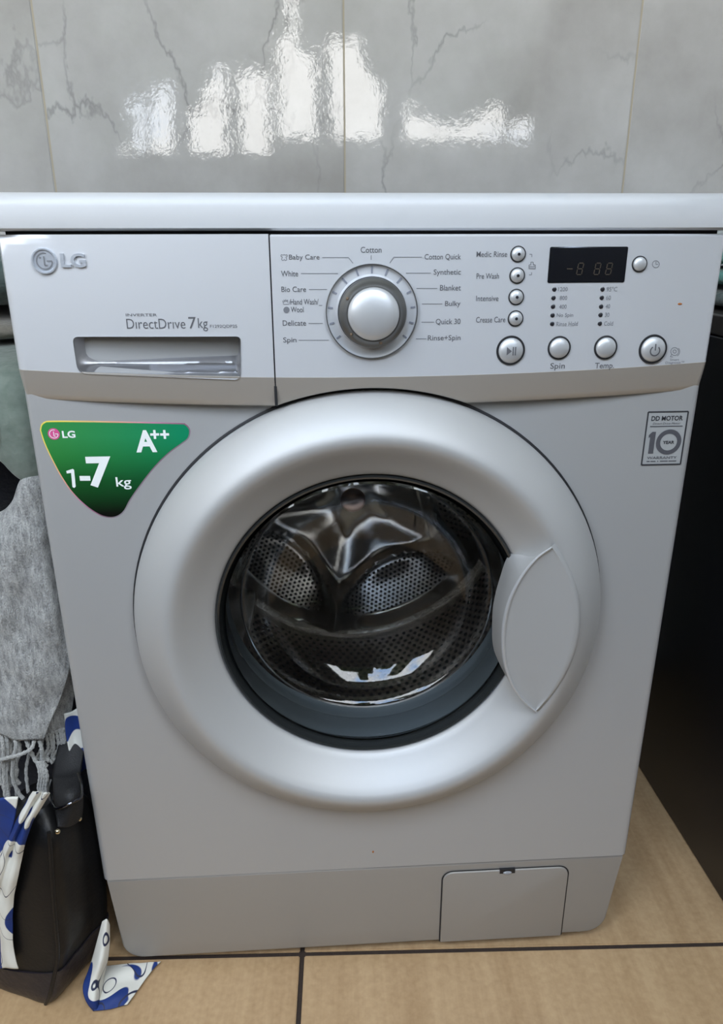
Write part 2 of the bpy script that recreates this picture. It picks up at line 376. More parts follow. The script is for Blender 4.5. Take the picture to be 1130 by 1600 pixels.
# lettering: a text curve is turned into a mesh and laid onto a surface inside the box given
def glyphs(body, bold=0.):
    c = bpy.data.curves.new('t', 'FONT'); c.body = body; c.offset = bold; c.resolution_u = 3
    o = bpy.data.objects.new('t', c); COL.objects.link(o)
    dg = bpy.context.evaluated_depsgraph_get(); me = bpy.data.meshes.new_from_object(o.evaluated_get(dg))
    vs = [v.co.copy() for v in me.vertices]; fs = [tuple(p.vertices) for p in me.polygons]
    bpy.data.objects.remove(o); bpy.data.curves.remove(c); bpy.data.meshes.remove(me)
    return vs, fs
def letter(bm, body, x0, x1, z0, z1, surf, off=.0003, bold=0., depth=0., slant=0.):
    vs, fs = glyphs(body, bold)
    a0 = min(v.x for v in vs); a1 = max(v.x for v in vs); b0 = min(v.y for v in vs); b1 = max(v.y for v in vs)
    def at(v, o):
        t = (v.y-b0)/(b1-b0); return surf(x0+(x1-x0)*(v.x-a0)/(a1-a0)+slant*t, z0+(z1-z0)*t, o)
    V = [bm.verts.new(at(v, off+depth)) for v in vs]
    for f in fs:
        try: bm.faces.new([V[i] for i in f])
        except ValueError: pass
    if depth:
        V2 = [bm.verts.new(at(v, 0)) for v in vs]; cnt = {}
        for f in fs:
            for a, b in zip(f, f[1:]+f[:1]): cnt[(a, b)] = 1
        for a, b in cnt:
            if (b, a) not in cnt: bm.faces.new((V[a], V2[a], V2[b], V[b]))
def words(items, pick, surf, m, parent, **k):
    for it in items:
        bm = bmesh.new(); kk = dict(k)
        if len(it) > 5: kk['bold'] = it[5]
        letter_px(bm, *it[:5], pick, surf, **kk); obj('lettering', bm, m, parent, smooth=False)
def letter_px(bm, body, u0_, u1_, v0, v1, pick, surf, **k):
    vm = (v0+v1)/2; um = (u0_+u1_)/2
    letter(bm, body, pick(u0_, vm).x, pick(u1_, vm).x, pick(um, v1).z, pick(um, v0).z, surf, **k)
def strokes(bm, pts, w, surf, off=.0003):
    """flat ribbon through (x, z) points"""
    for (x0, z0), (x1, z1) in zip(pts, pts[1:]):
        d = Vector((x1-x0, z1-z0)); L_ = d.length
        if L_ < 1e-7: continue
        n = Vector((-d.y, d.x))/L_*w/2; k = max(1, int(L_/.012)); prev = None
        for i in range(k+1):
            x = x0+d.x*i/k; z = z0+d.y*i/k
            cur = (bm.verts.new(surf(x+n.x, z+n.y, off)), bm.verts.new(surf(x-n.x, z-n.y, off)))
            if prev: bm.faces.new((prev[0], prev[1], cur[1], cur[0]))
            prev = cur
def fill(bm, pts, surf, off=.0003):
    bm.faces.new([bm.verts.new(surf(x, z, off)) for x, z in pts])
Sp = lambda u, v: S(u, v)
Fp = lambda u, v: F(u, v, 0)
def xz(pick, *uv): return [(pick(u, v).x, pick(u, v).z) for u, v in uv]

# ================================================================== SETTING
RX0, RX1, RY0, RY1, RH = -1.6, 1.5, -1.1, .63, 2.6
fl = obj('floor', mkbox(RX0, RX1, RY0, RY1, -.06, -.0035), grout_floor, smooth=False); fl['kind'] = 'structure'
ang = -.0353; ca, sa = math.cos(ang), math.sin(ang); TS = .6; GR = .0028
def tile_mesh(name, s0, s1, th, bev, m, axis='z'):
    bm = mkbox(-s0/2, s0/2, -s1/2, s1/2, -th, 0) if axis == 'z' else mkbox(-s0/2, s0/2, 0, th, -s1/2, s1/2)
    bmesh.ops.bevel(bm, geom=[e for e in bm.edges], offset=bev, segments=2, affect='EDGES')
    me = bpy.data.meshes.new(name); bm.to_mesh(me); bm.free(); me.materials.append(m); return me
fm = tile_mesh('tile', TS-2*GR, TS-2*GR, .0034, .0012, floortile)
for i in range(-3, 4):
    for j in range(-4, 3):
        lx, ly = (i+.5)*TS, (j+.5)*TS
        x = -.0815+ca*lx-sa*ly; y = .0075+sa*lx+ca*ly
        if x < RX0+.31 or x > RX1-.31 or y > RY1+.22 or y < RY0+.3: continue
        o = bpy.data.objects.new('tile', fm); COL.objects.link(o); o.parent = fl; o.location = (x, y, 0); o.rotation_euler = (0, 0, ang)
# tiled wall behind the machine
wb = obj('wall_back', mkbox(RX0, RX1, RY1-.0068, RY1+.1, 0, RH), grout_wall, smooth=False); wb['kind'] = 'structure'
WT = .45; WTH = .6; wm = tile_mesh('tile', WT-.0028, WTH-.0028, .007, .0010, walltile, 'y')
for i in range(-3, 4):
    for j in range(0, 4):
        x = .003+(i+.5)*WT; z = .3+j*WTH
        if x-.2 < RX0 or x+.2 > RX1 or z > 2.4: continue
        o = bpy.data.objects.new('tile', wm); COL.objects.link(o); o.parent = wb
        o.location = (x, RY1-.008, z)
def struct(name, bm, m, parent=None):
    o = obj(name, bm, m, parent, smooth=False)
    if not parent: o['kind'] = 'structure'
    return o
struct('wall_left', mkbox(RX0-.1, RX0, RY0-.1, RY1+.1, 0, RH), wall_paint)
struct('wall_right', mkbox(RX1, RX1+.1, RY0-.1, RY1+.1, 0, RH), wall_paint)
struct('ceiling', mkbox(RX0-.1, RX1+.1, RY0-.1, RY1+.1, RH, RH+.1), wall_paint)
bm = bmesh.new(); y0, y1 = RY0-.1, RY0
box(bm, RX0, OP['x0'], y0, y1, 0, RH); box(bm, OP['x1'], RX1, y0, y1, 0, RH)
box(bm, OP['x0'], OP['x1'], y0, y1, 0, OP['z0']); box(bm, OP['x0'], OP['x1'], y0, y1, OP['z1'], RH)
struct('wall_front', bm, parapet_paint)
bm = mkbox(OP['x0'], OP['x1'], y0-.01, y1+.02, OP['z0']-.03, OP['z0']+.001)
win = struct('window_1', bm, frame_white)
# the garden beyond the opening, seen only mirrored in the glazed tiles
struct('ground', mkbox(-14, 14, -16, RY0-.12, -.3, -.12), mat('garden_soil', (.10, .10, .05), .9, noise_mix=(3, (.05, .09, .03), .4, .6)))
bark = mat('tree_bark', (.045, .04, .032), .9, bump=(30, .8, .02)); leafm = mat('tree_leaf', (.05, .075, .03), .6, noise_mix=(6, (.09, .12, .05), .4, .6))
def refl(u, v, Y):
    """where the mirrored view of pixel (u, v) in the tiles reaches depth Y in the garden"""
    h = F(u, v, .622); d = ray(u, v); return h + Vector((d.x, -d.y, d.z))*((Y-h.y)/(-d.y))
def tree(label, u, Y, rad, lean, crown, vlow, top=4.2, nleaf=900, seed=1):
    K = (1.89-Y)/1154; rad *= K; crown *= K; lean *= K; zlow = refl(500, vlow, Y).z
    rnd = random.Random(seed); x = refl(u, 150, Y).x
    t = thing('garden_tree', label, 'tree', (x, Y, -.12), 'trees in the garden behind the viewer')
    bm = bmesh.new(); pts = [(x+lean*k/6+rnd.uniform(-.03, .03), Y, -.2+(top+.2)*k/6) for k in range(7)]
    tube(bm, spline(pts, 16), [rad*(1-.5*k/15) for k in range(16)], 10)
    obj('trunk', bm, bark, t)
    bm = bmesh.new()
    for _ in range(nleaf):
        a = rnd.uniform(0, 2*PI); rr = crown*math.sqrt(rnd.random()); c = Vector((x+lean*.7+rr*math.cos(a), Y+.6*rr*math.sin(a), 0))
        lowz = zlow+.35*noise.noise(Vector((c.x*2.2, seed*3.1, 0)))+.5*noise.noise(Vector((c.x*6, seed, 2)))*.5
        c.z = lowz+(top+.6-lowz)*rnd.random()**1.3
        n = Vector((rnd.gauss(0, 1), rnd.gauss(0, 1), rnd.gauss(0, 1))).normalized(); a1 = n.orthogonal().normalized(); b1 = n.cross(a1); s = rnd.uniform(.06, .12)*(K/.006)
        bm.faces.new([bm.verts.new(c+a1*s*dx+b1*s*dz) for dx, dz in ((-1, 0), (-.3, .45), (.6, .4), (1, 0), (.5, -.45), (-.4, -.4))])
    obj('foliage', bm, leafm, t, smooth=False, kind='stuff'); local(t)
    return t
tree('leafy garden tree reflected at the far left of the wall tiles', 90, -3.4, 22, -5, 100, 262, seed=1, nleaf=5200)
tree('dense garden tree reflected low on the left of the bright patches', 228, -8.6, 6, 2, 56, 150, seed=8, nleaf=1300, top=6)
tree('garden tree with a thick trunk reflected between the two bright patches', 284, -5.6, 17, 2, 66, 110, seed=2, nleaf=2400)
tree('slender garden tree reflected inside the widest bright patch', 366, -7.2, 13, -6, 60, 95, seed=3, nleaf=1500, top=5)
tree('garden tree with a straight trunk reflected left of the middle tile joint', 428, -9.8, 9, 3, 16, 60, seed=7, nleaf=250, top=5)
tree('forked garden tree reflected just left of the middle tile joint', 508, -4.6, 14, 3, 34, 75, seed=4, nleaf=1500)
tree('big garden tree reflected right of the middle tile joint', 607, -3.0, 22, 4, 60, 105, seed=5, nleaf=3000)
tree('bushy garden tree reflected above the long low bright strip', 790, -6.4, 8, 12, 140, 150, seed=6, nleaf=7000, top=5)

gx0, gx1, gz = refl(432, 215, -2.6).x, refl(960, 215, -2.6).x, refl(500, 216, -2.6).z
o = obj('sky_cutoff_wall', mkbox(gx0, gx1, -2.72, -2.6, -.12, gz), parapet_paint, smooth=False); tag(o, 'low grey-beige wall added in the garden to cut off the mirrored sky low in the tiles', 'wall')  # added blocker: ends the reflected sky at a higher line on the right

# ================================================================== WASHING MACHINE
CDX, CDZ = 0., .456
wmach = thing('washing_machine', 'silver front-loading washing machine with a large round door against the tiled wall', 'washing machine')
# cabinet: front sheet with the round door hole, rounded vertical corners, sides back to the wall
def cabinet():
    bm = bmesh.new(); z0, z1 = .136, .812; n = 160; hw = .2985
    def rect(a, sx):
        c, s = math.cos(a), math.sin(a); dx = hw*sx; t = []
        if c > 0: t.append((dx-CDX)/c)
        if c < 0: t.append((-dx-CDX)/c)
        if s > 0: t.append((z1-CDZ)/s)
        if s < 0: t.append((z0-CDZ)/s)
        k = min(t); return CDX+c*k, CDZ+s*k
    ang_ = sorted([2*PI*i/n for i in range(n)] + [math.atan2(z-CDZ, x-CDX) % (2*PI) for x in (-hw, hw) for z in (z0, z1)])
    L_ = [[(CDX+.172*math.cos(a), .05, CDZ+.172*math.sin(a)) for a in ang_], [(CDX+.172*math.cos(a), .0, CDZ+.172*math.sin(a)) for a in ang_]]
    L_.append([(CDX+.235*math.cos(a), 0, CDZ+.235*math.sin(a)) if .235 < math.hypot(rect(a, .96)[0]-CDX, rect(a, .96)[1]-CDZ) else (rect(a, .96)[0], 0, rect(a, .96)[1]) for a in ang_])
    def yr(x): q = max(0, (abs(x)-(hw-.007))/.007); return .007*(1-math.sqrt(max(0, 1-q*q)))
    for sx in (.966, .975, .983, .990, .995, .9985, 1.):
        row = []
        for a in ang_:
            x = min(hw*sx, max(-hw*sx, rect(a, 1)[0])); row.append((x, yr(x), rect(a, 1)[1]))
        L_.append(row)
    L_.append([(rect(a, 1)[0], .56, rect(a, 1)[1]) for a in ang_])
    loops(bm, L_); bmesh.ops.remove_doubles(bm, verts=bm.verts[:], dist=1e-6)
    for v in bm.verts:
        if abs(v.co.x) > .24: v.co.x *= (.3002+.0034*(v.co.z-z0)/(z1-z0))/hw
    return bm
body = obj('cabinet', cabinet(), silver, wmach)
# kick panel with rounded lower corners and its filter cover
def outline_plate(bm, pts, y0, y1, bev=.002, surf=None):
    """front plate: outline (x,z) with a small rolled edge, running back to y1"""
    cx = sum(p[0] for p in pts)/len(pts); cz = sum(p[1] for p in pts)/len(pts)
    def ins(d):
        res = []; n = len(pts)
        for i in range(n):
            a = Vector(pts[i-1]); b = Vector(pts[i]); c = Vector(pts[(i+1) % n])
            t = (c-a).normalized(); nn = Vector((-t.y, t.x)); res.append(b+nn*d)
        return res
    L_ = []
    for d, dy in ((bev, 0), (bev*.45, bev*.15), (bev*.12, bev*.5), (0, bev), (0, y1-y0)):
        L_.append([(p.x, y0+dy, p.y) for p in ins(d)])
    loops(bm, L_, cap0=True)
def kick_outline():
    pts = [(.2965, .1335), (-.2965, .1335)]
    for k in range(9):
        a = PI+PI/2*k/8; pts.append((-.2905+.024+.024*math.cos(a), .014+.024+.024*math.sin(a)))
    for k in range(9):
        a = -PI/2+PI/2*k/8; pts.append((.2875-.026+.026*math.cos(a), .016+.026+.026*math.sin(a)))
    return pts
bm = bmesh.new(); outline_plate(bm, kick_outline(), .0015, .5, .003); kick = obj('kick_panel', bm, kickm, wmach)
c0, c1, c2 = F(690, 1400, .001), F(888, 1376, .001), F(688, 1466, .001)
fx0, fx1, fz1, fz0 = c0.x, c1.x-.001, .1235, .0155
fo = [(fx1, fz0), ] + [(fx1-.012+.012*math.cos(PI/2*k/6), fz1-.012+.012*math.sin(PI/2*k/6)) for k in range(7)] + [(fx0+.012-.012*math.sin(PI/2*k/6), fz1-.012+.012*math.cos(PI/2*k/6)) for k in range(7)] + [(fx0, fz0)]
bm = bmesh.new()
strokes(bm, fo, .0016, lambda x, z, o: Vector((x, .0012-o, z)), .0003)
obj('cover_joint', bm, black_gap, kick)
fin = [(fx1-.0007, fz0)] + [(x-.0007 if x > (fx0+fx1)/2 else x+.0007, z-.0007) for x, z in fo[1:-1]] + [(fx0+.0007, fz0)]
bm = bmesh.new(); outline_plate(bm, fin, -.0008, .004, .0012); obj('filter_cover', bm, kickm, kick)
nx = F(791, 1382, 0).x
bm = mkbox(nx-.009, nx+.009, -.0012, .003, .1185, .1245); obj('finger_notch', bm, black_gap, kick, smooth=False)
bm = lathe([(0, -.0035), (.004, -.003), (.0065, -.0008), (.0068, .0012)], 0, 0, 20)
for v in bm.verts: v.co = Vector((nx+v.co.x, v.co.y+.0008, .1195+v.co.z*.45))
obj('latch', bm, greyfoot, kick)
bm = mkbox(-.295, .295, .004, .4, .1325, .1375); obj('joint_gap', bm, black_gap, wmach, smooth=False)
for x in (-.245, .262):
    for y in (.035, .5):
        bm = lathe([(0, 0), (.019, 0), (.021, .003), (.018, .008), (.012, .010), (.012, .024), (0, .024)], 0, 0, 24)
        for v in bm.verts: v.co = Vector((x+v.co.x, y+v.co.z, v.co.y))
        obj('foot', bm, greyfoot, wmach)
# lid: strip with a rounded front upper edge
bm = bmesh.new(); prof = [(.0, .8165), (-.008, .8170), (-.0098, .8185), (-.0102, .823), (-.0100, .835), (-.0085, .8405), (-.0045, .8440), (.002, .8455), (.555, .8455), (.56, .843), (.56, .8165)]
xs = (-.3065, -.3045, -.25, 0, .25, .3045, .3065)
loops(bm, [[(x, y+(.002 if abs(x) > .306 else 0), z) for y, z in prof] for x in xs], cap0=True, cap1=True)
obj('lid', bm, lidm, wmach)
bm = mkbox(-.2985, .2985, .006, .5, .808, .8185); obj('lid_gap', bm, black_gap, wmach, smooth=False)

# ---- control fascia: bowed panel, split into drawer front (left) and console (right), arched over the door
ZT = .8138
def zband(x): return .7055-.0075*(1-(x/.3)**2)      # where the taupe band begins
def zlow(x):
    z = .6810-.0075*(1-(x/.3)**2); q = .2335**2-(x-CDX)**2
    return max(z, CDZ+math.sqrt(q)) if q > 0 else z
XS = S(426, 500).x                                   # the joint between drawer and console
def band_off(x, z):                                  # the band leans back towards its lower edge
    zb, zl_ = zband(x), .6810-.0075*(1-(x/.3)**2)
    return -.0065*max(0, min(1, (zb-z)/(zb-zl_)))**1.2
def fascia_part(x0, x1, hole=None, n=40, edge0=False, edge1=False):
    """panel from the top to the band, y follows the bow; returns bmesh; hole = outline (x,z) loop"""
    bm = bmesh.new()
    def yy(x, o=0):
        return -pb(x)-o
    def edge(x):                                     # rolled side edges
        d = min((x-x0) if edge0 else 9, (x1-x) if edge1 else 9)
        return .0085*max(0, 1-d/.006)**2
    if not hole:
        cols = [x0+(x1-x0)*i/n for i in range(n+1)]
        if edge0: cols = sorted(cols+[x0+.001, x0+.002, x0+.0035, x0+.0045, x0+.006])
        if edge1: cols = sorted(cols+[x1-.001, x1-.002, x1-.0035, x1-.0045, x1-.006])
        L_ = []
        for x in sorted(cols):
            zb = zband(x); L_.append([(x, .02, ZT)]+[(x, yy(x)+.002, ZT-.0003), (x, yy(x)+edge(x), ZT-.002)]+[(x, yy(x)+edge(x), ZT-.002+(zb-ZT+.002)*k/6) for k in range(1, 7)])
        loops(bm, L_, close=False)
    else:
        m_ = len(hole); cx = sum(p[0] for p in hole)/m_; cz = sum(p[1] for p in hole)/m_
        out_ = []
        for x, z in hole:
            dx, dz = x-cx, z-cz; t = []
            if dx > 0: t.append((x1-cx)/dx)
            if dx < 0: t.append((x0-cx)/dx)
            if dz > 0: t.append((ZT-cz)/dz)
            if dz < 0:
                k = (zband(cx)-cz)/dz
                for _ in range(5): k = (zband(min(x1, max(x0, cx+dx*k)))-cz)/dz
                t.append(k)
            k = min(t); out_.append((cx+dx*k, cz+dz*k))
        for c_ in ((x0, ZT), (x1, ZT), (x0, zband(x0)), (x1, zband(x1))):
            i = min(range(m_), key=lambda i: math.dist(out_[i], c_)); out_[i] = c_
        L_ = []
        for k in (0, .04, .1, .2, .35, .5, .65, .8, .9, .96, 1):
            lp = []
            for (a, b), (c, d) in zip(hole, out_):
                x, z = a+(c-a)*k, b+(d-b)*k; lp.append((x, yy(x)+edge(x), z))
            L_.append(lp)
        L_.append([(x, yy(x)+edge(x)+.004, z) for (x, z) in out_])
        loops(bm, L_)
    return bm
def band_part(x0, x1, n=60, edge0=False, edge1=False):
    bm = bmesh.new(); L_ = []; xx = sorted([x0+(x1-x0)*i/n for i in range(n+1)]+([x0+.001, x0+.002, x0+.0035, x0+.0045, x0+.006] if edge0 else [])+([x1-.001, x1-.002, x1-.0035, x1-.0045, x1-.006] if edge1 else []))
    for i in range(len(xx)):
        x = xx[i]; zb = zband(x); zl_ = zlow(x)
        d = min((x-x0) if edge0 else 9, (x1-x) if edge1 else 9); e_ = .0085*max(0, 1-d/.006)**2
        zl_ = min(zl_, zb-.001)
        r = [(x, -pb(x)+e_+.001, zb+.0012), (x, -pb(x)+e_-.0003, zb+.0006)]+[(x, -pb(x)+e_-band_off(x, zb+(zl_-zb)*k/5), zb+(zl_-zb)*k/5) for k in range(1, 6)]
        r += [(x, r[-1][1]+.0012, zl_-.0009), (x, .012, zl_-.001)]
        L_.append(r)
    loops(bm, L_, close=False); return bm
PX0, PX1 = -.3040, .3042
# handle recess outline on the drawer (corners picked from the photo, then rounded)
hc = [S(376, 525.5), S(113.5, 526), S(122, 583.5), S(376.5, 593.5)]
def rounded_poly(P, r, n=5):
    P = [Vector((p.x, p.z)) for p in P]; res = []
    for i, p in enumerate(P):
        a = (P[i-1]-p).normalized(); b = (P[(i+1) % len(P)]-p).normalized(); rr = r[i] if isinstance(r, (list, tuple)) else r
        p0, p2 = p+a*rr, p+b*rr
        for k in range(n+1):
            t = k/n; res.append(tuple((1-t)**2*p0+2*t*(1-t)*p+t*t*p2))
    return res
def densify(P, d):
    res = []
    for i, p in enumerate(P):
        q = P[(i+1) % len(P)]; L_ = math.dist(p, q); k = max(1, int(L_/d))
        for j in range(k): res.append((p[0]+(q[0]-p[0])*j/k, p[1]+(q[1]-p[1])*j/k))
    return res
hole_o = densify(rounded_poly(hc, (.004, .005, .008, .006)), .004)
drawer = obj('detergent_drawer', fascia_part(PX0, XS-.0006, hole_o, edge0=True), silver_panel, wmach)
hx0, hx1 = min(p[0] for p in hole_o), max(p[0] for p in hole_o); hz0, hz1 = min(p[1] for p in hole_o), max(p[1] for p in hole_o)
def scoop():
    bm = bmesh.new(); cx = (hx0+hx1)/2; cz = (hz0+hz1)/2; sl = (hx1-hx0)*.36
    L_ = [[(x, -pb(x), z) for x, z in hole_o], [(x, -pb(x)-.0009, z) for x, z in hole_o]]
    for k in (.02, .05, .1, .16, .23, .31, .4, .5, .6, .7, .8, .9, 1):
        lp = []
        for x, z in hole_o:
            tx = max(cx-sl, min(cx+sl, x)); px_, pz = x+(tx-x)*k, z+(cz-z)*k
            s = (px_-hx0)/(hx1-hx0); t = (hz1-pz)/(hz1-hz0)        # t 0 top .. 1 bottom
            e_ = min(1, max(0, s/.12)); e2 = min(1, max(0, (1-s)/.04))
            # deep and hollow under the top edge, a ledge that rolls forward again at the bottom
            sm = max(0, min(1, (t-.40)/.26)); sm = sm*sm*(3-2*sm); dp = .021*min(1, (t/.10))**.6 * (1-.55*sm) + .005*max(0, min(1, (t-.68)/.2))
            dp *= max(0, min(1, (1-t)/.10))**.5 if t > .9 else 1
            dp *= e_**.8*e2**.5
            lp.append((px_, -pb(px_)+dp, pz))
        L_.append(lp)
    loops(bm, L_); return bm
obj('handle_recess', scoop(), mat('recess_shaded_silver', (.33, .33, .34), .36, .7), drawer)  # same plastic as the panel, recess shade put into a darker base colour
obj('lower_band', band_part(PX0, XS-.0006, edge0=True), taupe, drawer, label='taupe metallic band along the bottom of the drawer front')
console = obj('control_panel', fascia_part(XS+.0006, PX1, edge1=True), silver_panel, wmach)
obj('lower_band', band_part(XS+.0006, PX1, n=120, edge1=True), taupe, console, label='taupe metallic band arched over the door')
bm = mkbox(XS-.0012, XS+.0012, -pb(XS)+.0015, .01, zlow(XS), ZT); obj('panel_joint', bm, black_gap, wmach, smooth=False)
bm = mkbox(PX0+.008, PX1-.008, .002, .012, .685, .806); obj('panel_backing', bm, black_gap, wmach, smooth=False)

# ---- lettering on the panel
words((('INVERTER', 196.6, 245.3, 489.9, 494.2), ('D\u0131rectDr\u0131ve', 197.8, 289.7, 498, 513.6, -.004), ('7', 294.8, 306.5, 495.3, 513.6),
                       ('kg', 309.6, 324.8, 497, 517.5), ('F1292QDP25', 328.3, 370.7, 507.4, 512.9)), Sp, on_panel, ink, drawer)
# raised maker badge
lc = S(70.2, 407.8)
bm = lathe([(0, -.0012), (.0080, -.0012), (.0088, -.0026), (.0098, -.0026), (.0103, -.0016), (.0103, .002)], lc.x, lc.z, 40, lc.y)
bd = obj('badge_disc', bm, badge_m, drawer)
bm = bmesh.new(); bs = lambda x, z, o=0: Vector((x, lc.y-.0013-o, z))
R_ = .0062
arc = [(lc.x+R_*math.cos(math.radians(a)), lc.z+R_*math.sin(math.radians(a))) for a in range(70, 365, 12)]
strokes(bm, arc, .0009, bs); strokes(bm, [(lc.x+R_, lc.z), (lc.x+.0018, lc.z)], .0010, bs)
strokes(bm, [(lc.x, lc.z+.0036), (lc.x, lc.z-.0034), (lc.x+.0022, lc.z-.0034)], .0011, bs)
fill(bm, [(lc.x-.0030+.0009*math.cos(2*PI*k/12), lc.z+.0026+.0009*math.sin(2*PI*k/12)) for k in range(12)], bs)
obj('badge_mark', bm, ink_light, drawer, smooth=False)
bm = bmesh.new(); letter_px(bm, 'LG', 95.6, 134, 395.5, 418, Sp, on_panel, bold=.028, depth=.0016); obj('badge_letters', bm, badge_m, drawer, smooth=False)

words((('Baby Care', 451.7, 499.3, 397.6, 408), ('White', 439.3, 465.9, 423, 432), ('Bio Care', 439.8, 478.3, 447.7, 456.2),
        ('Hand Wash/', 454, 497.9, 467, 476), ('Wool', 454.5, 474.4, 479.4, 488), ('Delicate', 441.8, 478.3, 500.4, 508.9), ('Spin', 442.7, 463.3, 527, 537.4),
        ('Cotton', 563.6, 596.2, 385.6, 394.9), ('Cotton Quick', 663.5, 720.2, 396.7, 406.9), ('Synthetic', 677.7, 720.2, 420.8, 431.7), ('Blanket', 687.6, 720.2, 445.2, 454),
        ('Bulky', 695.5, 719.6, 470.2, 480.5), ('Quick 30', 681, 719.6, 498, 508), ('Rinse+Spin', 668.6, 719.6, 523.6, 534.2)), Sp, on_panel, ink, console, bold=.004)
bm = bmesh.new(); k_ = 3.531
def c2(x, y): q = S(420+x/k_, 350+y/k_); return (q.x, q.z)
for ln in (((295,185),(440,185),(465,217)), ((178,273),(382,273)), ((222,361),(322,361)), ((277,449),(295,449)), ((220,548),(298,548)), ((165,641),(332,641)),
           ((565,172),(565,197)), ((845,183),(690,183),(668,215)), ((895,271),(757,271)), ((930,355),(815,355)), ((958,441),(845,441)), ((912,541),(843,541)), ((870,633),(812,633))):
    strokes(bm, [c2(*q) for q in ln], .00048, on_panel)
# little symbols: bear face, wash tub with hand, wool ball
for ln in (((70,168),(66,178),(76,182),(70,196),(78,202),(86,196),(94,202),(100,196),(94,182),(103,178),(100,168),(92,172),(86,168),(78,172),(70,168)),
           ((76,422),(82,443),(112,443),(118,422)), ((84,432),(84,418),(90,428),(94,416),(98,428),(104,418),(106,436))):
    strokes(bm, [c2(*q) for q in ln], .0004, on_panel)
obj('leader_lines', bm, ink_light, console, smooth=False)
bm = bmesh.new(); fill(bm, [c2(98+17*math.cos(2*PI*k/24), 474+18*math.sin(-2*PI*k/24)) for k in range(24)], on_panel)
wb_ = obj('wool_symbol', bm, ink_light, console, smooth=False)
bm = bmesh.new(); k3 = 2.756
def c3(x, y): q = S(720+x/k3, 350+y/k3); return (q.x, q.z)
words((('Medic Rinse', 744.7, 792.6, 392.8, 401.5), ('Pre Wash', 744.7, 779.9, 427, 435.6), ('Intensive', 744, 779, 461.8, 470.5), ('Crease Care', 744, 789.7, 495, 503.8),
        ('Spin', 860, 882.6, 567, 578.8), ('Temp.', 929.7, 959.5, 566.6, 578.2)), Sp, on_panel, ink, console, bold=.003)
words((('1200', 872.4, 887, 448.6, 455), ('800', 874.8, 886.2, 462.2, 468.8), ('400', 873.8, 885.5, 476, 482.2), ('No Spin', 870, 895.6, 489.3, 497), ('Rinse Hold', 869.5, 902.9, 502.6, 509.4),
        ('95\u00b0C', 947.9, 964.6, 448, 455.2), ('60', 947, 954.4, 461.8, 468.6), ('40', 946.4, 953.3, 475.2, 482), ('30', 945.3, 952.2, 488.5, 495.2), ('Cold', 943.9, 958, 502, 508.8),
        ('Smart', 1047, 1061, 560, 563.6), ('Diagnosis\u2122', 1040, 1069, 564.4, 569.2)), Sp, on_panel, ink_light, console)
def ring_pts(x, y, r, a0=0, a1=360, n=20): return [c3(x+r*math.cos(math.radians(a0+(a1-a0)*k/n)), y+r*math.sin(math.radians(a0+(a1-a0)*k/n))) for k in range(n+1)]
def symbol(name, *lines):
    bm = bmesh.new()
    for ln in lines: strokes(bm, ln, .0005, on_panel)
    obj(name, bm, ink_light, console, smooth=False)
symbol('bracket_line', [c3(*q) for q in ((296,130),(306,130),(306,142))]); symbol('bracket_line', [c3(*q) for q in ((294,219),(305,219),(305,208))])
symbol('lock_symbol', [c3(*q) for q in ((294,192),(294,176),(302,176),(302,164),(312,164),(312,176),(321,176),(321,192),(294,192))], [c3(294,184), c3(321,184)])
symbol('clock_symbol', ring_pts(840, 173, 15), [c3(840,163), c3(840,174), c3(850,174)])
symbol('diagnosis_symbol', ring_pts(921, 549, 17), ring_pts(921, 549, 7), ring_pts(921, 549, 22, -40, 60, 8), [c3(908,562), c3(902,572), c3(914,572)])

# ---- programme dial
dc = S(581, 487.5); DY = -pb(dc.x)
def rr_(px_): return (S(581+px_, 487).x-S(581-px_, 487).x)/2
R1, R2, R3 = rr_(71), rr_(51), rr_(39)
bm = lathe([(R1+.0004, .0006), (R1+.0003, -.0030), (R1, -.0033), (R1-.0004, -.0030), (R1-.0006, .0)], dc.x, dc.z, 96, DY)  # rim raised so its cast shade stands in for a sunken dial ring
dial = obj('program_dial', lathe([(R1-.0004, -.0010), (R1-.003, -.0004), (R1-.008, -.0006), (R2+.0015, -.0035), (R2-.002, -.0040)], dc.x, dc.z, 96, DY), silver_panel, wmach)
obj('dial_rim', bm, dial_dark, dial)
bm = lathe([(R2+.0006, -.0026), (R2+.0006, -.0120), (R2-.0004, -.0135), (R2-.0018, -.0140), (R3+.0012, -.0205), (R3-.0005, -.0208)], dc.x, dc.z, 96, DY)
obj('dial_collar', bm, dial_dark, dial)
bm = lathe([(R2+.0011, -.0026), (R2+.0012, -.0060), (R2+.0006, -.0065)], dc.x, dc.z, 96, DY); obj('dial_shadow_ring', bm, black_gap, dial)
bm = lathe([(R3+.0004, -.0195)]+[(R3*math.cos(a), -.0205-.0065*math.sin(a)) for a in [PI/2*k/10 for k in range(11)]], dc.x, dc.z, 96, DY)
obj('dial_cap', bm, btn, dial)
bm0 = None
for k in range(-6, 7):
    a = math.radians(90-k*21); bm = bmesh.new(); r_a = R2+.0052; r_b = R2+.0092
    if abs(k) <= 2: r_a = R2+.0034; r_b = R2+.0092
    strokes(bm, [(dc.x+r_a*math.cos(a), dc.z+r_a*math.sin(a)), (dc.x+r_b*math.cos(a), dc.z+r_b*math.sin(a))], .0015, lambda x, z, o: Vector((x, DY-.0022-o, z)), .0003)
    for v in bm.verts:
        r_ = math.hypot(v.co.x-dc.x, v.co.z-dc.z); t = (r_-R2-.0015)/(R1-.008-R2-.0015)
        v.co.y = DY-(.0035-.0029*max(0, min(1, t)))-.0004
    obj('tick_mark', bm, tick_m, dial, smooth=False)
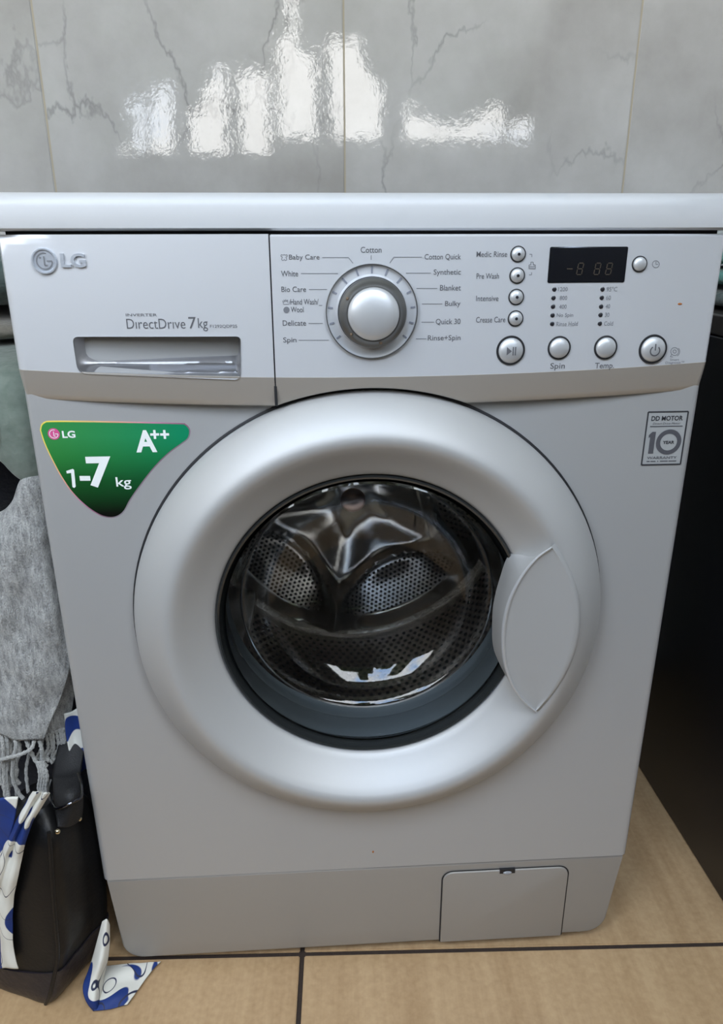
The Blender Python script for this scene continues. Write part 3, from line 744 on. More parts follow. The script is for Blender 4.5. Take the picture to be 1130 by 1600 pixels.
for a in (150, 222, 285):
    p = Vector((dc.x+(R2+R3)/2*math.cos(math.radians(a)), DY-.0175, dc.z+(R2+R3)/2*math.sin(math.radians(a))))
    bm = bmesh.new(); bmesh.ops.create_uvsphere(bm, u_segments=12, v_segments=8, radius=.0013)
    for v in bm.verts: v.co += p
    obj('dirt_speck', bm, mat('brown_dirt', (.16, .11, .07), .8), dial)

# ---- push buttons
def button(u, v, rp, dome, sym=None, dot=False, label=None):
    c = S(u, v); r = (S(u+rp, v).x-S(u-rp, v).x)/2; y = -pb(c.x)-abs(c.x)*.3*r
    b = obj('button', lathe([(r*.86, .001), (r*.86, -.0006)]+[(r*.86*math.cos(a), -.0008-dome*math.sin(a)) for a in [PI/2*k/8 for k in range(9)]], c.x, c.z, 40, y), btn, wmach, label=label)
    obj('bezel', lathe([(r*.84, .002), (r*.84, -.0004), (r*.90, -.0008), (r*1.0, -.0006), (r*1.02, .001)], c.x, c.z, 40, y), black_gap, b)
    sf = lambda x, z, o=0: Vector((x, y-.0008-dome*math.sqrt(max(0, 1-((x-c.x)**2+(z-c.z)**2)/(r*.86)**2))-o, z))
    if dot:
        bm = lathe([(0, -.0006), (r*.16, -.0005), (r*.2, 0), (r*.2, .001)], c.x, c.z, 16, y-.0008-dome); obj('indicator_light', bm, led_off, b)
    if sym == 'play':
        bm = bmesh.new(); s = r*.09
        fill(bm, [(c.x-4*s, c.z+3.2*s), (c.x-4*s, c.z-3.2*s), (c.x-.2*s, c.z)], sf)
        for dx in (.9, 2.7): strokes(bm, [(c.x+dx*s, c.z+3.2*s), (c.x+dx*s, c.z-3.2*s)], s*.95, sf)
        obj('symbol', bm, ink, b, smooth=False)
    if sym == 'power':
        bm = bmesh.new(); q = r*.33
        strokes(bm, [(c.x+q*math.cos(math.radians(a)), c.z-q*.2+q*math.sin(math.radians(a))) for a in range(125, 416, 15)], r*.09, sf)
        strokes(bm, [(c.x, c.z-q*.1), (c.x, c.z+q*1.25)], r*.09, sf); obj('symbol', bm, ink, b, smooth=False)
    return b
for u, v in ((809.5, 397), (808, 430.5), (806.5, 464), (805.5, 497.5)): button(u, v, 12, .0028, dot=True)
button(999, 412.5, 11.5, .0028, label='small round silver button beside the display')
button(797.8, 547.5, 22, .0042, 'play', label='large round silver start and pause button')
button(873.5, 543.5, 17.5, .0036); button(946, 543, 17.5, .0036)
button(1019.5, 545.5, 21, .0042, 'power', label='large round silver power button')
for col in (((866.3, 452), (865, 465.6), (864.2, 479), (863.5, 492.6), (862.8, 506)), ((941.5, 452), (940.4, 465.2), (939.3, 479), (938.4, 492), (937.4, 505.6))):
    for u, v in col:
        c = S(u, v); bm = lathe([(0, -.0008), (.0014, -.0007), (.0019, -.0004), (.0021, .001)], c.x, c.z, 16, -pb(c.x)); obj('indicator_lamp', bm, led_off, console)
# display window
d0, d1 = S(857.5, 413), S(978.5, 413); dz1, dz0 = S(918, 385.5).z, S(918, 441.5).z; yc = -pb((d0.x+d1.x)/2)
rrp = round_rect(d0.x, d1.x, dz0, dz1, .0012, 3)
bm = bmesh.new(); loops(bm, [[(x, -pb(x)+.002, z) for x, z in rrp], [(x, -pb(x)-.0006, z) for x, z in rrp], [(x+(.0006 if x < (d0.x+d1.x)/2 else -.0006), -pb(x)-.0008, z+(.0006 if z < (dz0+dz1)/2 else -.0006)) for x, z in rrp]], cap1=True)
dsp = obj('display_window', bm, disp, wmach)
bm = bmesh.new(); w7 = .0052; h7 = .0098
def digit(cx, cz):
    for a, b in (((-1, 1), (1, 1)), ((-1, 0), (1, 0)), ((-1, -1), (1, -1)), ((-1, 1), (-1, 0)), ((1, 1), (1, 0)), ((-1, 0), (-1, -1)), ((1, 0), (1, -1))):
        P_ = [(cx+q[0]*w7/2*.86+q[1]*.0006, cz+q[1]*h7/2*.93) for q in (a, b)]
        P_ = [(P_[0][0]*.9+P_[1][0]*.1, P_[0][1]*.9+P_[1][1]*.1), (P_[1][0]*.9+P_[0][0]*.1, P_[1][1]*.9+P_[0][1]*.1)]
        strokes(bm, P_, .0009, lambda x, z, o: Vector((x, -pb(x)-.0009-o, z)), .0002)
for u in (906, 933, 951): 
    c = S(u, 420); digit(c.x, c.z)
c = S(889, 420); strokes(bm, [(c.x-.002, c.z), (c.x+.003, c.z)], .0009, lambda x, z, o: Vector((x, -pb(x)-.0009-o, z)), .0002)
obj('ghost_digits', bm, seg, dsp, smooth=False)
# brown chip mark on the fascia
c = S(1062.5, 475); bm = bmesh.new(); bmesh.ops.create_uvsphere(bm, u_segments=10, v_segments=6, radius=.0014)
for v in bm.verts: v.co = Vector((c.x+v.co.x*1.6, -pb(c.x)+v.co.y*.3, c.z+v.co.z*.7))
obj('rust_spot', bm, mat('rust', (.35, .12, .03), .8), console)
c = F(583, 1331, 0); bm = bmesh.new(); bmesh.ops.create_uvsphere(bm, u_segments=10, v_segments=6, radius=.0014)
for v in bm.verts: v.co = Vector((c.x+v.co.x*.8, v.co.y*.3, c.z+v.co.z*1.2))
obj('rust_spot', bm, MATS['rust'], body)

# ---- stickers
so = [(62.5, 672), (64.5, 663.5), (70, 658.8), (80, 657.4), (130, 657.6), (200, 658.8), (280, 660.8), (290, 662.5), (296.5, 669), (297.5, 677), (294, 686), (284, 694), (266, 707), (250, 722), (235, 739), (217, 763), (204, 782), (196, 797), (188, 805), (178, 808.8), (166, 808.3), (152, 803), (133, 790), (112, 769), (95, 744), (80, 716), (69, 692)]
spn = spline([(q.x, 0, q.z) for q in [F(u, v, 0) for u, v in so+[so[0]]]], 140)[:-1]
ol = [(q.x, q.z) for q in spn]; ccx = sum(a for a, b in ol)/len(ol); ccz = sum(b for a, b in ol)/len(ol)
bm = bmesh.new(); loops(bm, [[(x, .0002, z) for x, z in ol], [(x, -.0003, z) for x, z in ol]]); 
st = obj('energy_sticker', bm, stick_border, wmach, smooth=False, label='green curved triangular sticker with white lettering')
bm = bmesh.new(); bm.faces.new([bm.verts.new((x, -.0003, z)) for x, z in ol]); obj('sticker_border', bm, stick_border, st, smooth=False)
inn = []
for i, (x, z) in enumerate(ol):
    a = Vector(ol[i-2]); b = Vector(ol[(i+2) % len(ol)]); t = (b-a).normalized(); nn = Vector((-t.y, t.x))
    if (Vector((ccx, ccz))-Vector((x, z))).dot(nn) < 0: nn = -nn
    inn.append((x+nn.x*.0011, z+nn.y*.0011))
bm = bmesh.new(); bm.faces.new([bm.verts.new((x, -.0005, z)) for x, z in inn]); obj('green_print', bm, stick_green, st, smooth=False)
words((('LG', 97.5, 118, 672.7, 684, .03), ('A', 211.7, 244.7, 671.7, 706.4, .035), ('+', 235, 249, 671.5, 685.5, .03), ('+', 250.5, 264.5, 671.5, 685.5, .03), 
        ('7', 136.6, 175.8, 713, 761.4, .035), ('kg', 181.7, 205.5, 745, 764.4, .01)), Fp, on_front, white_print, st, off=.0008)
bm = bmesh.new(); fill(bm, xz(Fp, (104, 735.5), (104.8, 739.5), (111.5, 738.5), (113.6, 760.5), (116.3, 762), (118.8, 760), (116.2, 733.8), (114, 732.2)), on_front, .0008); obj('lettering', bm, white_print, st, smooth=False)
bm = bmesh.new(); strokes(bm, xz(Fp, (125, 747), (141.6, 747)), .0045, on_front, .0008)
obj('dash', bm, white_print, st, smooth=False)
c = F(84.6, 677.7, 0); bm = bmesh.new(); fill(bm, [(c.x+.0052*math.cos(2*PI*k/32), c.z+.0052*math.sin(2*PI*k/32)) for k in range(32)], on_front, .0008); obj('badge_print', bm, pinkm, st, smooth=False)
bm = bmesh.new(); R_ = .0037
strokes(bm, [(c.x+R_*math.cos(math.radians(a)), c.z+R_*math.sin(math.radians(a))) for a in range(70, 365, 15)], .0006, on_front, .0010)
strokes(bm, [(c.x+R_, c.z), (c.x+.001, c.z)], .0006, on_front, .0010); strokes(bm, [(c.x, c.z+.0022), (c.x, c.z-.002), (c.x+.0014, c.z-.002)], .0006, on_front, .0010)
obj('badge_lines', bm, white_print, st, smooth=False)

kq = 11.3
def c4(x, y): q = F(990+x/kq, 630+y/kq, 0); return (q.x, q.z)
a, b, c, d = c4(265, 148), c4(968, 150), c4(820, 1078), c4(132, 1082); wx0, wx1 = (a[0]+d[0])/2, (b[0]+c[0])/2; wz1, wz0 = (a[1]+b[1])/2, (c[1]+d[1])/2
bm = mkbox(wx0-.0006, wx1+.0006, -.0003, .0003, wz0-.0006, wz1+.0006); ws = obj('warranty_sticker', bm, warr_base, wmach, smooth=False, label='small silver rectangular warranty sticker with black print')
bm = bmesh.new(); strokes(bm, [(wx0, wz0), (wx1, wz0), (wx1, wz1), (wx0, wz1), (wx0, wz0)], .0014, on_front, .0006)
W = wx1-wx0; H = wz1-wz0; X = lambda s: wx0+s*W; Z = lambda t: wz1-t*H
letter(bm, 'DD MOTOR', X(.10), X(.89), Z(.165), Z(.075), on_front, off=.0006, bold=.025)
letter(bm, 'YEAR', X(.47), X(.76), Z(.605), Z(.545), on_front, off=.0006, bold=.03)
obj('black_print', bm, mat('black_print', (.03, .03, .035), .5), ws, smooth=False)
bm = bmesh.new()
letter(bm, 'Direct Drive Motor', X(.15), X(.84), Z(.235), Z(.198), on_front, off=.0006, slant=.0006)
strokes(bm, [(X(.09), Z(.27)), (X(.91), Z(.27))], .0009, on_front, .0006)
fill(bm, [(X(.13), Z(.785)), (X(.26), Z(.785)), (X(.26), Z(.37)), (X(.17), Z(.37)), (X(.09), Z(.43)), (X(.09), Z(.485)), (X(.13), Z(.47))], on_front, .0006)
oc = (X(.615), Z(.570))
loops(bm, [[(oc[0]+q*math.cos(2*PI*k/48), -.0006, oc[1]+q*math.sin(2*PI*k/48)) for k in range(48)] for q in (.0080, .0121)])
letter(bm, 'WARRANTY', X(.12), X(.88), Z(.892), Z(.842), on_front, off=.0006, bold=.01)
for a_, b_ in ((.12, .2), (.22, .35), (.39, .42), (.46, .66), (.68, .88)): strokes(bm, [(X(a_), Z(.935)), (X(b_), Z(.935))], .0010, on_front, .0006)
obj('grey_print', bm, mat('grey_print', (.075, .075, .085), .5), ws, smooth=False)

# ---- round door
door = obj('door', lathe([(.2285, .0005), (.2290, -.005), (.2287, -.0090), (.2275, -.0125), (.2250, -.0160), (.2200, -.0215), (.2130, -.0280), (.2060, -.0335), (.1995, -.0378), (.1955, -.0396), (.1920, -.0403), (.1885, -.0396), (.1850, -.0376), (.1790, -.0325), (.1720, -.0260), (.1650, -.0200), (.1590, -.0152), (.1550, -.0122), (.1530, -.0100), (.1518, -.006), (.1515, .012)], CDX, CDZ, 160), silver_door, wmach)
obj('door_seam', lathe([(.2305, -.0002), (.2315, -.0010), (.2305, -.0016), (.228, -.0016)], CDX, CDZ, 128), black_gap, door)
obj('glass_rim', lathe([(.1517, -.004), (.1512, -.0085), (.1498, -.0100), (.1480, -.0092), (.1470, -.004), (.1462, .002), (.1450, .0045), (.1440, .002), (.1430, .0)], CDX, CDZ, 160), rim_dark, door)
gp = [(.1448, .003), (.1435, -.0025), (.1415, -.0035), (.1398, .0), (.1375, .014), (.1345, .032), (.1325, .0385), (.1300, .0405), (.1270, .0420), (.1225, .052), (.112, .066), (.095, .077), (.07, .085), (.04, .089), (0, .090)]
obj('door_glass', lathe(gp, CDX, CDZ, 160), door_glass_m, door)
obj('glass_step_ring', lathe([(.1322, .0395), (.1312, .0385), (.1302, .0400), (.1310, .0415)], CDX, CDZ, 160, closed=True), chrome, door)
# handle: lens-shaped plate standing over the ring
fr = [(862, 855), (838, 872), (815, 900), (797, 935), (788, 970), (786, 1005), (790, 1040), (801, 1070), (818, 1095), (838, 1112)]
bk = [(858, 857), (832, 870), (803, 876), (787, 915), (777, 955), (775, 985), (776, 1020), (785, 1046), (808, 1080), (836, 1112)]
YF = -.0445
fp = spline([F(u, v, YF) for u, v in fr], 40); bp = spline([F(u, v, -.024+.010*math.sin(PI*i/9)*.4) for i, (u, v) in enumerate(bk)], 40)
a0 = math.atan2(fp[0].z-CDZ, fp[0].x-CDX); a1 = math.atan2(fp[-1].z-CDZ, fp[-1].x-CDX); rA = math.hypot(fp[0].z-CDZ, fp[0].x-CDX); rB = math.hypot(fp[-1].z-CDZ, fp[-1].x-CDX)
def rimr(t): return rA+(rB-rA)*t+.010*math.sin(PI*t)
outer_f = [Vector((CDX+rimr(t)*math.cos(a0+(a1-a0)*t), YF+.0012, CDZ+rimr(t)*math.sin(a0+(a1-a0)*t))) for t in [i/39 for i in range(40)]]
bm = bmesh.new(); rows = []
rows.append([Vector((p.x, p.y+.016, p.z)) for p in bp]); rows.append(bp)
rows.append([p+Vector((-.0003, .0012, 0)) for p in fp]); rows.append([p+Vector((.0003, -.0002, 0)) for p in fp])
for k in (.06, .14, .25, .4, .55, .7, .85, .94): rows.append([a*(1-k)+b*k+Vector((0, .0016*math.sin(PI*k), 0)) for a, b in zip(fp, outer_f)])
rows.append(outer_f)
rows.append([p+Vector(((p.x-CDX)*.02, .0022, (p.z-CDZ)*.02)) for p in outer_f]); rows.append([p+Vector(((p.x-CDX)*.035, .010, (p.z-CDZ)*.035)) for p in outer_f])
loops(bm, rows, close=False)
handle = obj('door_handle', bm, silver_door, door, label='lens-shaped silver pull handle on the right of the door')
# edge highlight bead along the front left edge
bm = bmesh.new(); tube(bm, [p+Vector((.0002, -.0004, 0)) for p in fp], [.0007+.0012*math.sin(PI*i/39) for i in range(40)], 8); obj('handle_edge', bm, btn, handle)

# ---- inside: gasket, tub, drum with spider plate and perforated pads
obj('gasket', lathe([(.1515, .014), (.150, .022), (.1475, .040), (.1510, .048), (.1560, .050), (.1500, .058), (.1480, .066), (.158, .072), (.175, .070), (.185, .05)], CDX, CDZ, 128), rubber, wmach)
DR, DY0, DY1 = .236, .078, .385
def drum():
    prof = [(.160, .074), (.163, .070), (.170, .072), (.22, .078), (DR, .092)]
    prof += [(DR, .092+(DY1-.108)*k/8) for k in range(1, 9)] + [(.231, DY1-.004), (.222, DY1)]
    return lathe(prof, CDX, CDZ, 128)
dr = obj('drum', drum(), steel_dull, wmach)
pads = [math.radians(-64+72*k) for k in range(5)]
def plate_y(x, z):
    """depth of the pressed back plate: hub boss, five arms standing forward, pads between them"""
    r = math.hypot(x, z); a = math.atan2(z, x); y = DY1
    y -= .020*math.exp(-(r/.045)**2)
    pr = 1.
    for p in pads:
        al = r*math.cos(a-p-PI/5); d = r*math.sin(a-p-PI/5); q = max(0, min(1, al/.06)); pr *= 1-math.exp(-(d/.034)**2)*q*q*(3-2*q)
    y -= .026*(1-pr)*max(0, min(1, (.225-r)/.03))
    for p in pads:
        dx, dz = x-.160*math.cos(p), z-.160*math.sin(p); tl = -dx*math.sin(p)+dz*math.cos(p); rl = dx*math.cos(p)+dz*math.sin(p)
        q = math.sqrt((tl/.096)**2+(rl/.044)**2)
        y -= .022*math.exp(-((q-1.16)/.17)**2)*max(0, min(1, (r-.075)/.06))
        if q < 1: y -= .006*(1-q*q)
    return y
bm = bmesh.new(); L_ = []
for k in range(0, 46):
    r = .222*(k/45)+1e-4; L_.append([(CDX+r*math.cos(2*PI*i/220), plate_y(r*math.cos(2*PI*i/220), r*math.sin(2*PI*i/220)), CDZ+r*math.sin(2*PI*i/220)) for i in range(220)])
loops(bm, L_); bp_ = obj('back_plate', bm, steel, dr)
obj('hub_cap', lathe([(0, -.006), (.016, -.005), (.019, -.002), (.019, .01)], CDX, CDZ, 40, DY1-.021), mat('hub_brown_steel', (.42, .30, .26), .3, 1.), dr)
for p in pads:
    bm = bmesh.new(); cnt = 0
    for i in range(-13, 14):
        for j in range(-6, 7):
            tl = i*.0074+(j % 2)*.0037; rl = j*.0066
            if (tl/.090)**2+(rl/.039)**2 > 1: continue
            x = .160*math.cos(p)-tl*math.sin(p)+rl*math.cos(p); z = .160*math.sin(p)+tl*math.cos(p)+rl*math.sin(p); y = plate_y(x, z)-.0006
            bm.faces.new([bm.verts.new((CDX+x+.0022*math.cos(PI*k/4), y, CDZ+z+.0022*math.sin(PI*k/4))) for k in range(8)])
            ro = [bm.verts.new((CDX+x+q*math.cos(PI*k/4), y+o, CDZ+z+q*math.sin(PI*k/4))) for q, o in ((.0022, 0), (.0022, .002)) for k in range(8)]
            for k in range(8): bm.faces.new((ro[k], ro[(k+1) % 8], ro[8+(k+1) % 8], ro[8+k]))
    o = obj('perforated_pad', bm, hole, dr, smooth=False, kind='stuff')
bm = bmesh.new(); na = 130
for j in range(24):
    y = .105+j*.0112
    for i in range(na):
        a = 2*PI*(i+.5*(j % 2))/na
        if (i//15) % 5 == 4 and False: continue
        c = Vector((CDX+(DR-.0008)*math.cos(a), y, CDZ+(DR-.0008)*math.sin(a))); t = Vector((-math.sin(a), 0, math.cos(a)))
        bm.faces.new([bm.verts.new(c+t*.0028*math.cos(PI*k/3)+Vector((0, .0028*math.sin(PI*k/3), 0))) for k in range(6)])
obj('drum_perforation', bm, hole, dr, smooth=False, kind='stuff')
for a in (math.radians(-20), math.radians(100), math.radians(-140)):
    bm = bmesh.new(); L_ = []
    for k in range(13):
        y = .11+.25*k/12; e_ = min(1, min(k, 12-k)/2+.02)
        rws = []
        for s in range(9):
            t = (s-4)/4; hgt = .045*e_**.5*math.cos(t*PI/2)**.7; r = DR-.001-hgt; aa = a+t*.14
            rws.append((CDX+r*math.cos(aa), y, CDZ+r*math.sin(aa)))
        L_.append(rws)
    loops(bm, L_, close=False); obj('lifter', bm, steel, dr)

# ================================================================== BLACK COOKER on the right
ovx = .463
ov = thing('black_cooker', 'tall black cabinet-like appliance standing right of the washing machine', 'appliance', (ovx+.29, .3, 0))
bm = mkbox(ovx, ovx+.58, .0, .60, 0, .695); obj('side_housing', bm, oven_black, ov, smooth=False, mods=(('bevel', .004),))
bm = mkbox(ovx-.002, ovx+.582, -.01, .60, .6955, .722); obj('top_plate', bm, oven_dark, ov, smooth=False, mods=(('bevel', .004),))
bm = mkbox(ovx+.01, ovx+.57, -.025, -.0005, .12, .69); obj('front_door', bm, oven_black, ov, smooth=False, mods=(('bevel', .004),))
bm = bmesh.new(); tube(bm, [(ovx+.06, -.03, .64), (ovx+.06, -.055, .64), (ovx+.52, -.055, .64), (ovx+.52, -.03, .64)], .007, 10); obj('handle', bm, chrome, ov)
local(ov)
def lump(c, s, n=(36, 20), wr=.012, seed=0, pw=.45, fs=9):
    bm = bmesh.new(); rows = []
    def sg(v, p): return math.copysign(abs(v)**p, v)
    for i in range(n[1]+1):
        ph = -PI/2+PI*i/n[1]; row = []
        for j in range(n[0]):
            th = 2*PI*j/n[0]; p = Vector((s[0]*sg(math.cos(ph), pw)*sg(math.cos(th), pw), s[1]*sg(math.cos(ph), pw)*sg(math.sin(th), pw), s[2]*sg(math.sin(ph), .7)))
            q = Vector(c)+p; d = wr*noise.noise(q*fs+Vector((seed, 0, 0)))+wr*.5*noise.noise(q*fs*2.3+Vector((0, seed, 0)))
            row.append(q+p.normalized()*d)
        rows.append(row)
    loops(bm, rows); bmesh.ops.remove_doubles(bm, verts=bm.verts[:], dist=.0005); return bm
for nm, z, hgt, m_, lb in (('folded_towel', .7235, .026, teal_dark, 'dark teal folded cloth lowest in the pile on the black appliance'),
                       ('folded_towel', .7515, .024, mintcloth, 'mint green folded cloth in the middle of the pile on the black appliance'),
                       ('folded_towel', .7775, .022, mintcloth, 'mint green folded cloth on a pale one, upper pile on the black appliance'),
                       ('folded_towel', .8015, .040, paleterry, 'pale folded cloth topmost of the pile on the black appliance')):
    o = obj(nm, lump((.60, .40, z+hgt/2), (.118, .13, hgt/2-.001), wr=.002, seed=z*40, pw=.3, fs=14), m_); tag(o, lb, 'cloth', 'folded cloths on the black appliance')

# ================================================================== LAUNDRY PILE on the left
hp = thing('laundry_basket', 'dark cloth-covered laundry basket mostly hidden under the clothes left of the washing machine', 'basket', (-.58, .30, 0))
bm = mkbox(-.80, -.345, .10, .52, 0, .50); obj('basket_body', bm, hamper_m, hp, mods=(('bevel', .03),)); local(hp)
o = obj('black_garment', lump((-.55, .30, .570), (.235, .195, .060), wr=.016, seed=3), blackcloth); tag(o, 'black crumpled garment between the grey blanket and the sage green one', 'clothes')
# sage green fleece draped over it
yF = .048
def fold(seed, a, s): return lambda u, v, p: Vector((0, a*noise.noise(Vector((p.x*s, p.z*s, seed))), a*.4*noise.noise(Vector((p.z*s, p.x*s, seed+5)))))
low = [F(-160, 650, yF), F(-60, 665, yF), F(0, 697, yF), F(20, 715, yF), F(46, 742, yF), F(60, 748, yF+.004)]
low = [Vector((min(p.x, -.3085), p.y, p.z)) for p in low]
xsn = [p.x for p in low]; xsn[-1] = -.3085; xsn[-2] = -.318; low[-1].x = -.3085
mid = [Vector((x, yF-.006+.004*(i % 2), .655+.006*i/5)) for i, x in enumerate(xsn)]
top = [Vector((x, .075, .694)) for x in xsn]; back = [Vector((x, .25, .697)) for x in xsn]; back2 = [Vector((x, .42, .66)) for x in xsn]
o = obj('sage_fleece', sheet([low, mid, top, back, back2], 50, 40, fold(1, .012, 16)), sage, mods=(('solid', .012, 1),)); tag(o, 'sage green soft garment draped over the black one beside the machine', 'clothes')
o = obj('beige_cloth', lump((-.50, .26, .7245), (.188, .165, .012), wr=.004, seed=8), beige); tag(o, 'thin beige folded cloth lying on the sage green garment', 'cloth')
o = obj('dark_green_garment', lump((-.50, .27, .779), (.190, .17, .038), wr=.007, seed=12), teal_dark); tag(o, 'dark grey-green folded garment topmost of the clothes pile', 'clothes')
# grey wool blanket
bl = thing('wool_blanket', 'grey woven wool blanket with a twisted fringe hanging beside the machine', 'blanket', (-.36, .05, .30))
yb = .030
tp = [F(-120, 830, yb+.04), F(-50, 815, yb+.03), F(0, 806, yb+.02), F(26, 786, yb+.01), F(42, 753, yb+.006), F(66, 744, yb+.01)]
tp = [Vector((min(p.x, -.3075), p.y, p.z)) for p in tp]; tp[-1].x = -.3075; tb = [p+Vector((-.003, .020, -.014)) for p in tp]
def rowpx(v, us, y): return [Vector((min(F(u, v+dv, y+dy).x, -.3070), y+dy, F(u, v+dv, y+dy).z)) for u, dv, dy in us]
net = [tb, tp]
net.append(rowpx(860, ((-120, 0, .0), (-50, 0, .008), (0, 0, 0), (30, 0, -.006), (62, 0, .0), (80, 0, .012)), yb))
net.append(rowpx(960, ((-120, 0, .0), (-50, 0, .006), (0, 0, -.004), (35, 0, .004), (75, 0, -.002), (97, 0, .010)), yb))
net.append(rowpx(1060, ((-120, 0, .0), (-50, 0, .004), (0, 0, .004), (35, 0, -.004), (75, 0, .002), (106, -15, .008)), yb))
net.append(rowpx(1150, ((-120, 0, .0), (-50, 0, .0), (0, -6, -.002), (25, 0, .002), (50, 2, -.002), (68, 4, .002)), yb))
obj('woven_cloth', sheet(net, 70, 50, fold(4, .005, 30)), wool, bl, mods=(('solid', .004, 1),))
net = [rowpx(1000, ((20, 0, .0), (60, 0, 0), (100, 0, 0), (118, 0, .004)), yb+.022), rowpx(1080, ((20, 0, .0), (60, 0, 0), (95, 0, 0), (116, 0, .004)), yb+.022),
       rowpx(1150, ((20, 0, .0), (55, 0, 0), (85, -5, 0), (108, -18, .004)), yb+.022)]
obj('back_fold', sheet(net, 30, 30, fold(6, .003, 30)), wool, bl, mods=(('solid', .004, 1),))
rnd = random.Random(5)
def tassel(pts, y, r=.0021):
    P_ = spline([F(u, v, y+dy) for u, v, dy in pts], 26); bm = bmesh.new()
    tube(bm, P_, [r*(1+.22*math.sin(i*2.4))*(1.25 if i > 22 else 1) for i in range(26)], 7); obj('tassel', bm, yarn, bl)
tassel(((2, 1146, 0), (5, 1170, -.004), (6, 1205, 0), (8, 1240, .0), (14, 1256, 0)), yb)
tassel(((10, 1148, 0), (12, 1175, .0), (10, 1215, .002), (14, 1252, 0)), yb)
tassel(((22, 1148, 0), (25, 1165, -.004), (21, 1185, -.004), (20, 1215, -.002), (30, 1240, 0), (44, 1254, 0)), yb)
tassel(((38, 1148, 0), (44, 1165, -.002), (52, 1182, -.002), (66, 1206, -.004), (76, 1225, 0)), yb)
tassel(((54, 1150, 0), (50, 1168, -.008), (34, 1178, -.012), (12, 1184, -.010), (-8, 1190, -.006)), yb)
tassel(((60, 1152, 0), (65, 1170, -.002), (66, 1185, 0), (72, 1198, 0)), yb)
for k in range(9):
    u = rnd.uniform(-12, 46); d = rnd.uniform(-7, 7)
    tassel(((u, 1146, .006), (u+d, 1172, .008), (u-d*.6, 1205, .006), (u+d*.8, 1232+rnd.uniform(-10, 16), .008)), yb, .0018)
for k in range(9):
    u = 62+k*5.2; d = rnd.uniform(-4, 4)
    tassel(((u, 1152-k*2, .0), (u+d, 1168, .0), (u-d, 1182, .002), (u+d+2, 1192+rnd.uniform(-6, 6), .0)), yb+.02, .0018)
for k in range(4):
    tassel(((58+k*3, 1190, -.004), (62+k*4, 1212, -.006), (60+k*4, 1232, -.002), (66+k*4, 1246, -.002)), yb-.01, .0016)
local(bl)

# floral scarf: hanging end beside the bag, trailing end on the floor, fold tucked against the machine
sf_ = thing('floral_scarf', 'white scarf printed with blue brush flowers trailing around the black bag', 'scarf', (-.36, .0, 0))
ys = -.03
def bagface(x, z):
    t = max(0, min(1, z/.245)); sx_ = lerp(-.366, -.342, min(1, t/.33)); sy_ = lerp(-.045, -.030, t)-.004
    k = max(0, (sx_-x)/(sx_+lerp(.50, .455, t))); return lerp(sy_, lerp(.03, .02, t), k)-.010*math.sin(PI*min(1, k))-.006
def FB(u, v, off=.004):
    y = -.04
    for _ in range(8):
        q = F(u, v, y); y = .5*y+.5*(bagface(q.x, q.z)-off)
    return F(u, v, y)
R1_ = [(78, 1238), (64, 1262), (50, 1286), (38, 1322), (30, 1360), (22, 1400), (19, 1440), (22, 1480), (29, 1513)]
L1_ = [(52, 1238), (40, 1256), (24, 1288), (6, 1322), (-10, 1360), (-22, 1400), (-30, 1440), (-34, 1480), (-36, 1513)]
net = []
for a, b in zip(L1_, R1_):
    net.append([FB(lerp(a[0], b[0], k/4), lerp(a[1], b[1], k/4), .005+(.005 if k % 2 else 0)) for k in range(5)])
obj('hanging_end', sheet(net, 60, 24, fold(2, .003, 40)), floralm, sf_, mods=(('solid', .0016, 0),))
net = [[FB(u, v, .006) for u in us] for v, us in ((1246, (-40, -10, 28)), (1290, (-40, -12, 21)), (1320, (-40, -16, 9)), (1346, (-40, -22, -3)))]
obj('upper_fold', sheet(net, 24, 20, fold(5, .003, 40)), floralm, sf_, mods=(('solid', .0016, 0),))
net = [[F(160, 1440, -.004), F(167, 1436, -.004), F(171, 1445, -.002)],
       [F(150, 1478, -.012), F(162, 1474, -.016), F(171, 1474, -.010)],
       [F(140, 1512, -.022), F(155, 1510, -.030), F(168, 1500, -.018)],
       [G(130, 1540, .022), G(150, 1535, .026), G(163, 1522, .014)],
       [G(134, 1562, .014), G(148, 1560, .018), G(160, 1540, .010)],
       [G(146, 1580, .002), G(152, 1577, .004), G(158, 1562, .003)]]
obj('folded_end', sheet(net, 40, 16, fold(7, .001, 60)), floralm, sf_, mods=(('solid', .0012, 0),))
net = [[G(146, 1579, .0035), G(172, 1577, .003), G(199, 1570, .003)],
       [G(152, 1556, .006), G(182, 1558, .009), G(214, 1549, .003)],
       [G(158, 1536, .006), G(190, 1536, .008), G(228, 1530, .003)],
       [G(160, 1518, .006), G(200, 1518, .011), G(240, 1514, .003)],
       [G(162, 1510, .004), G(205, 1507, .010), G(251, 1503, .003)]]
obj('trailing_end', sheet(net, 40, 30, fold(9, .0012, 60)), floralm, sf_, mods=(('solid', .0012, 1),))
net = [[F(100, 1115, .05), F(112, 1112, .05), F(124, 1105, .05)], [F(104, 1150, .045), F(116, 1148, .05), F(128, 1145, .045)], [F(112, 1185, .04), F(122, 1180, .045), F(134, 1175, .04)], [F(120, 1210, .04), F(128, 1206, .045), F(138, 1200, .04)]]
net = [[Vector((min(p.x, -.304), p.y, p.z)) for p in r] for r in net]
obj('tucked_fold', sheet(net, 24, 12, fold(3, .003, 50)), floralm, sf_, mods=(('solid', .0016, 0),))
local(sf_)

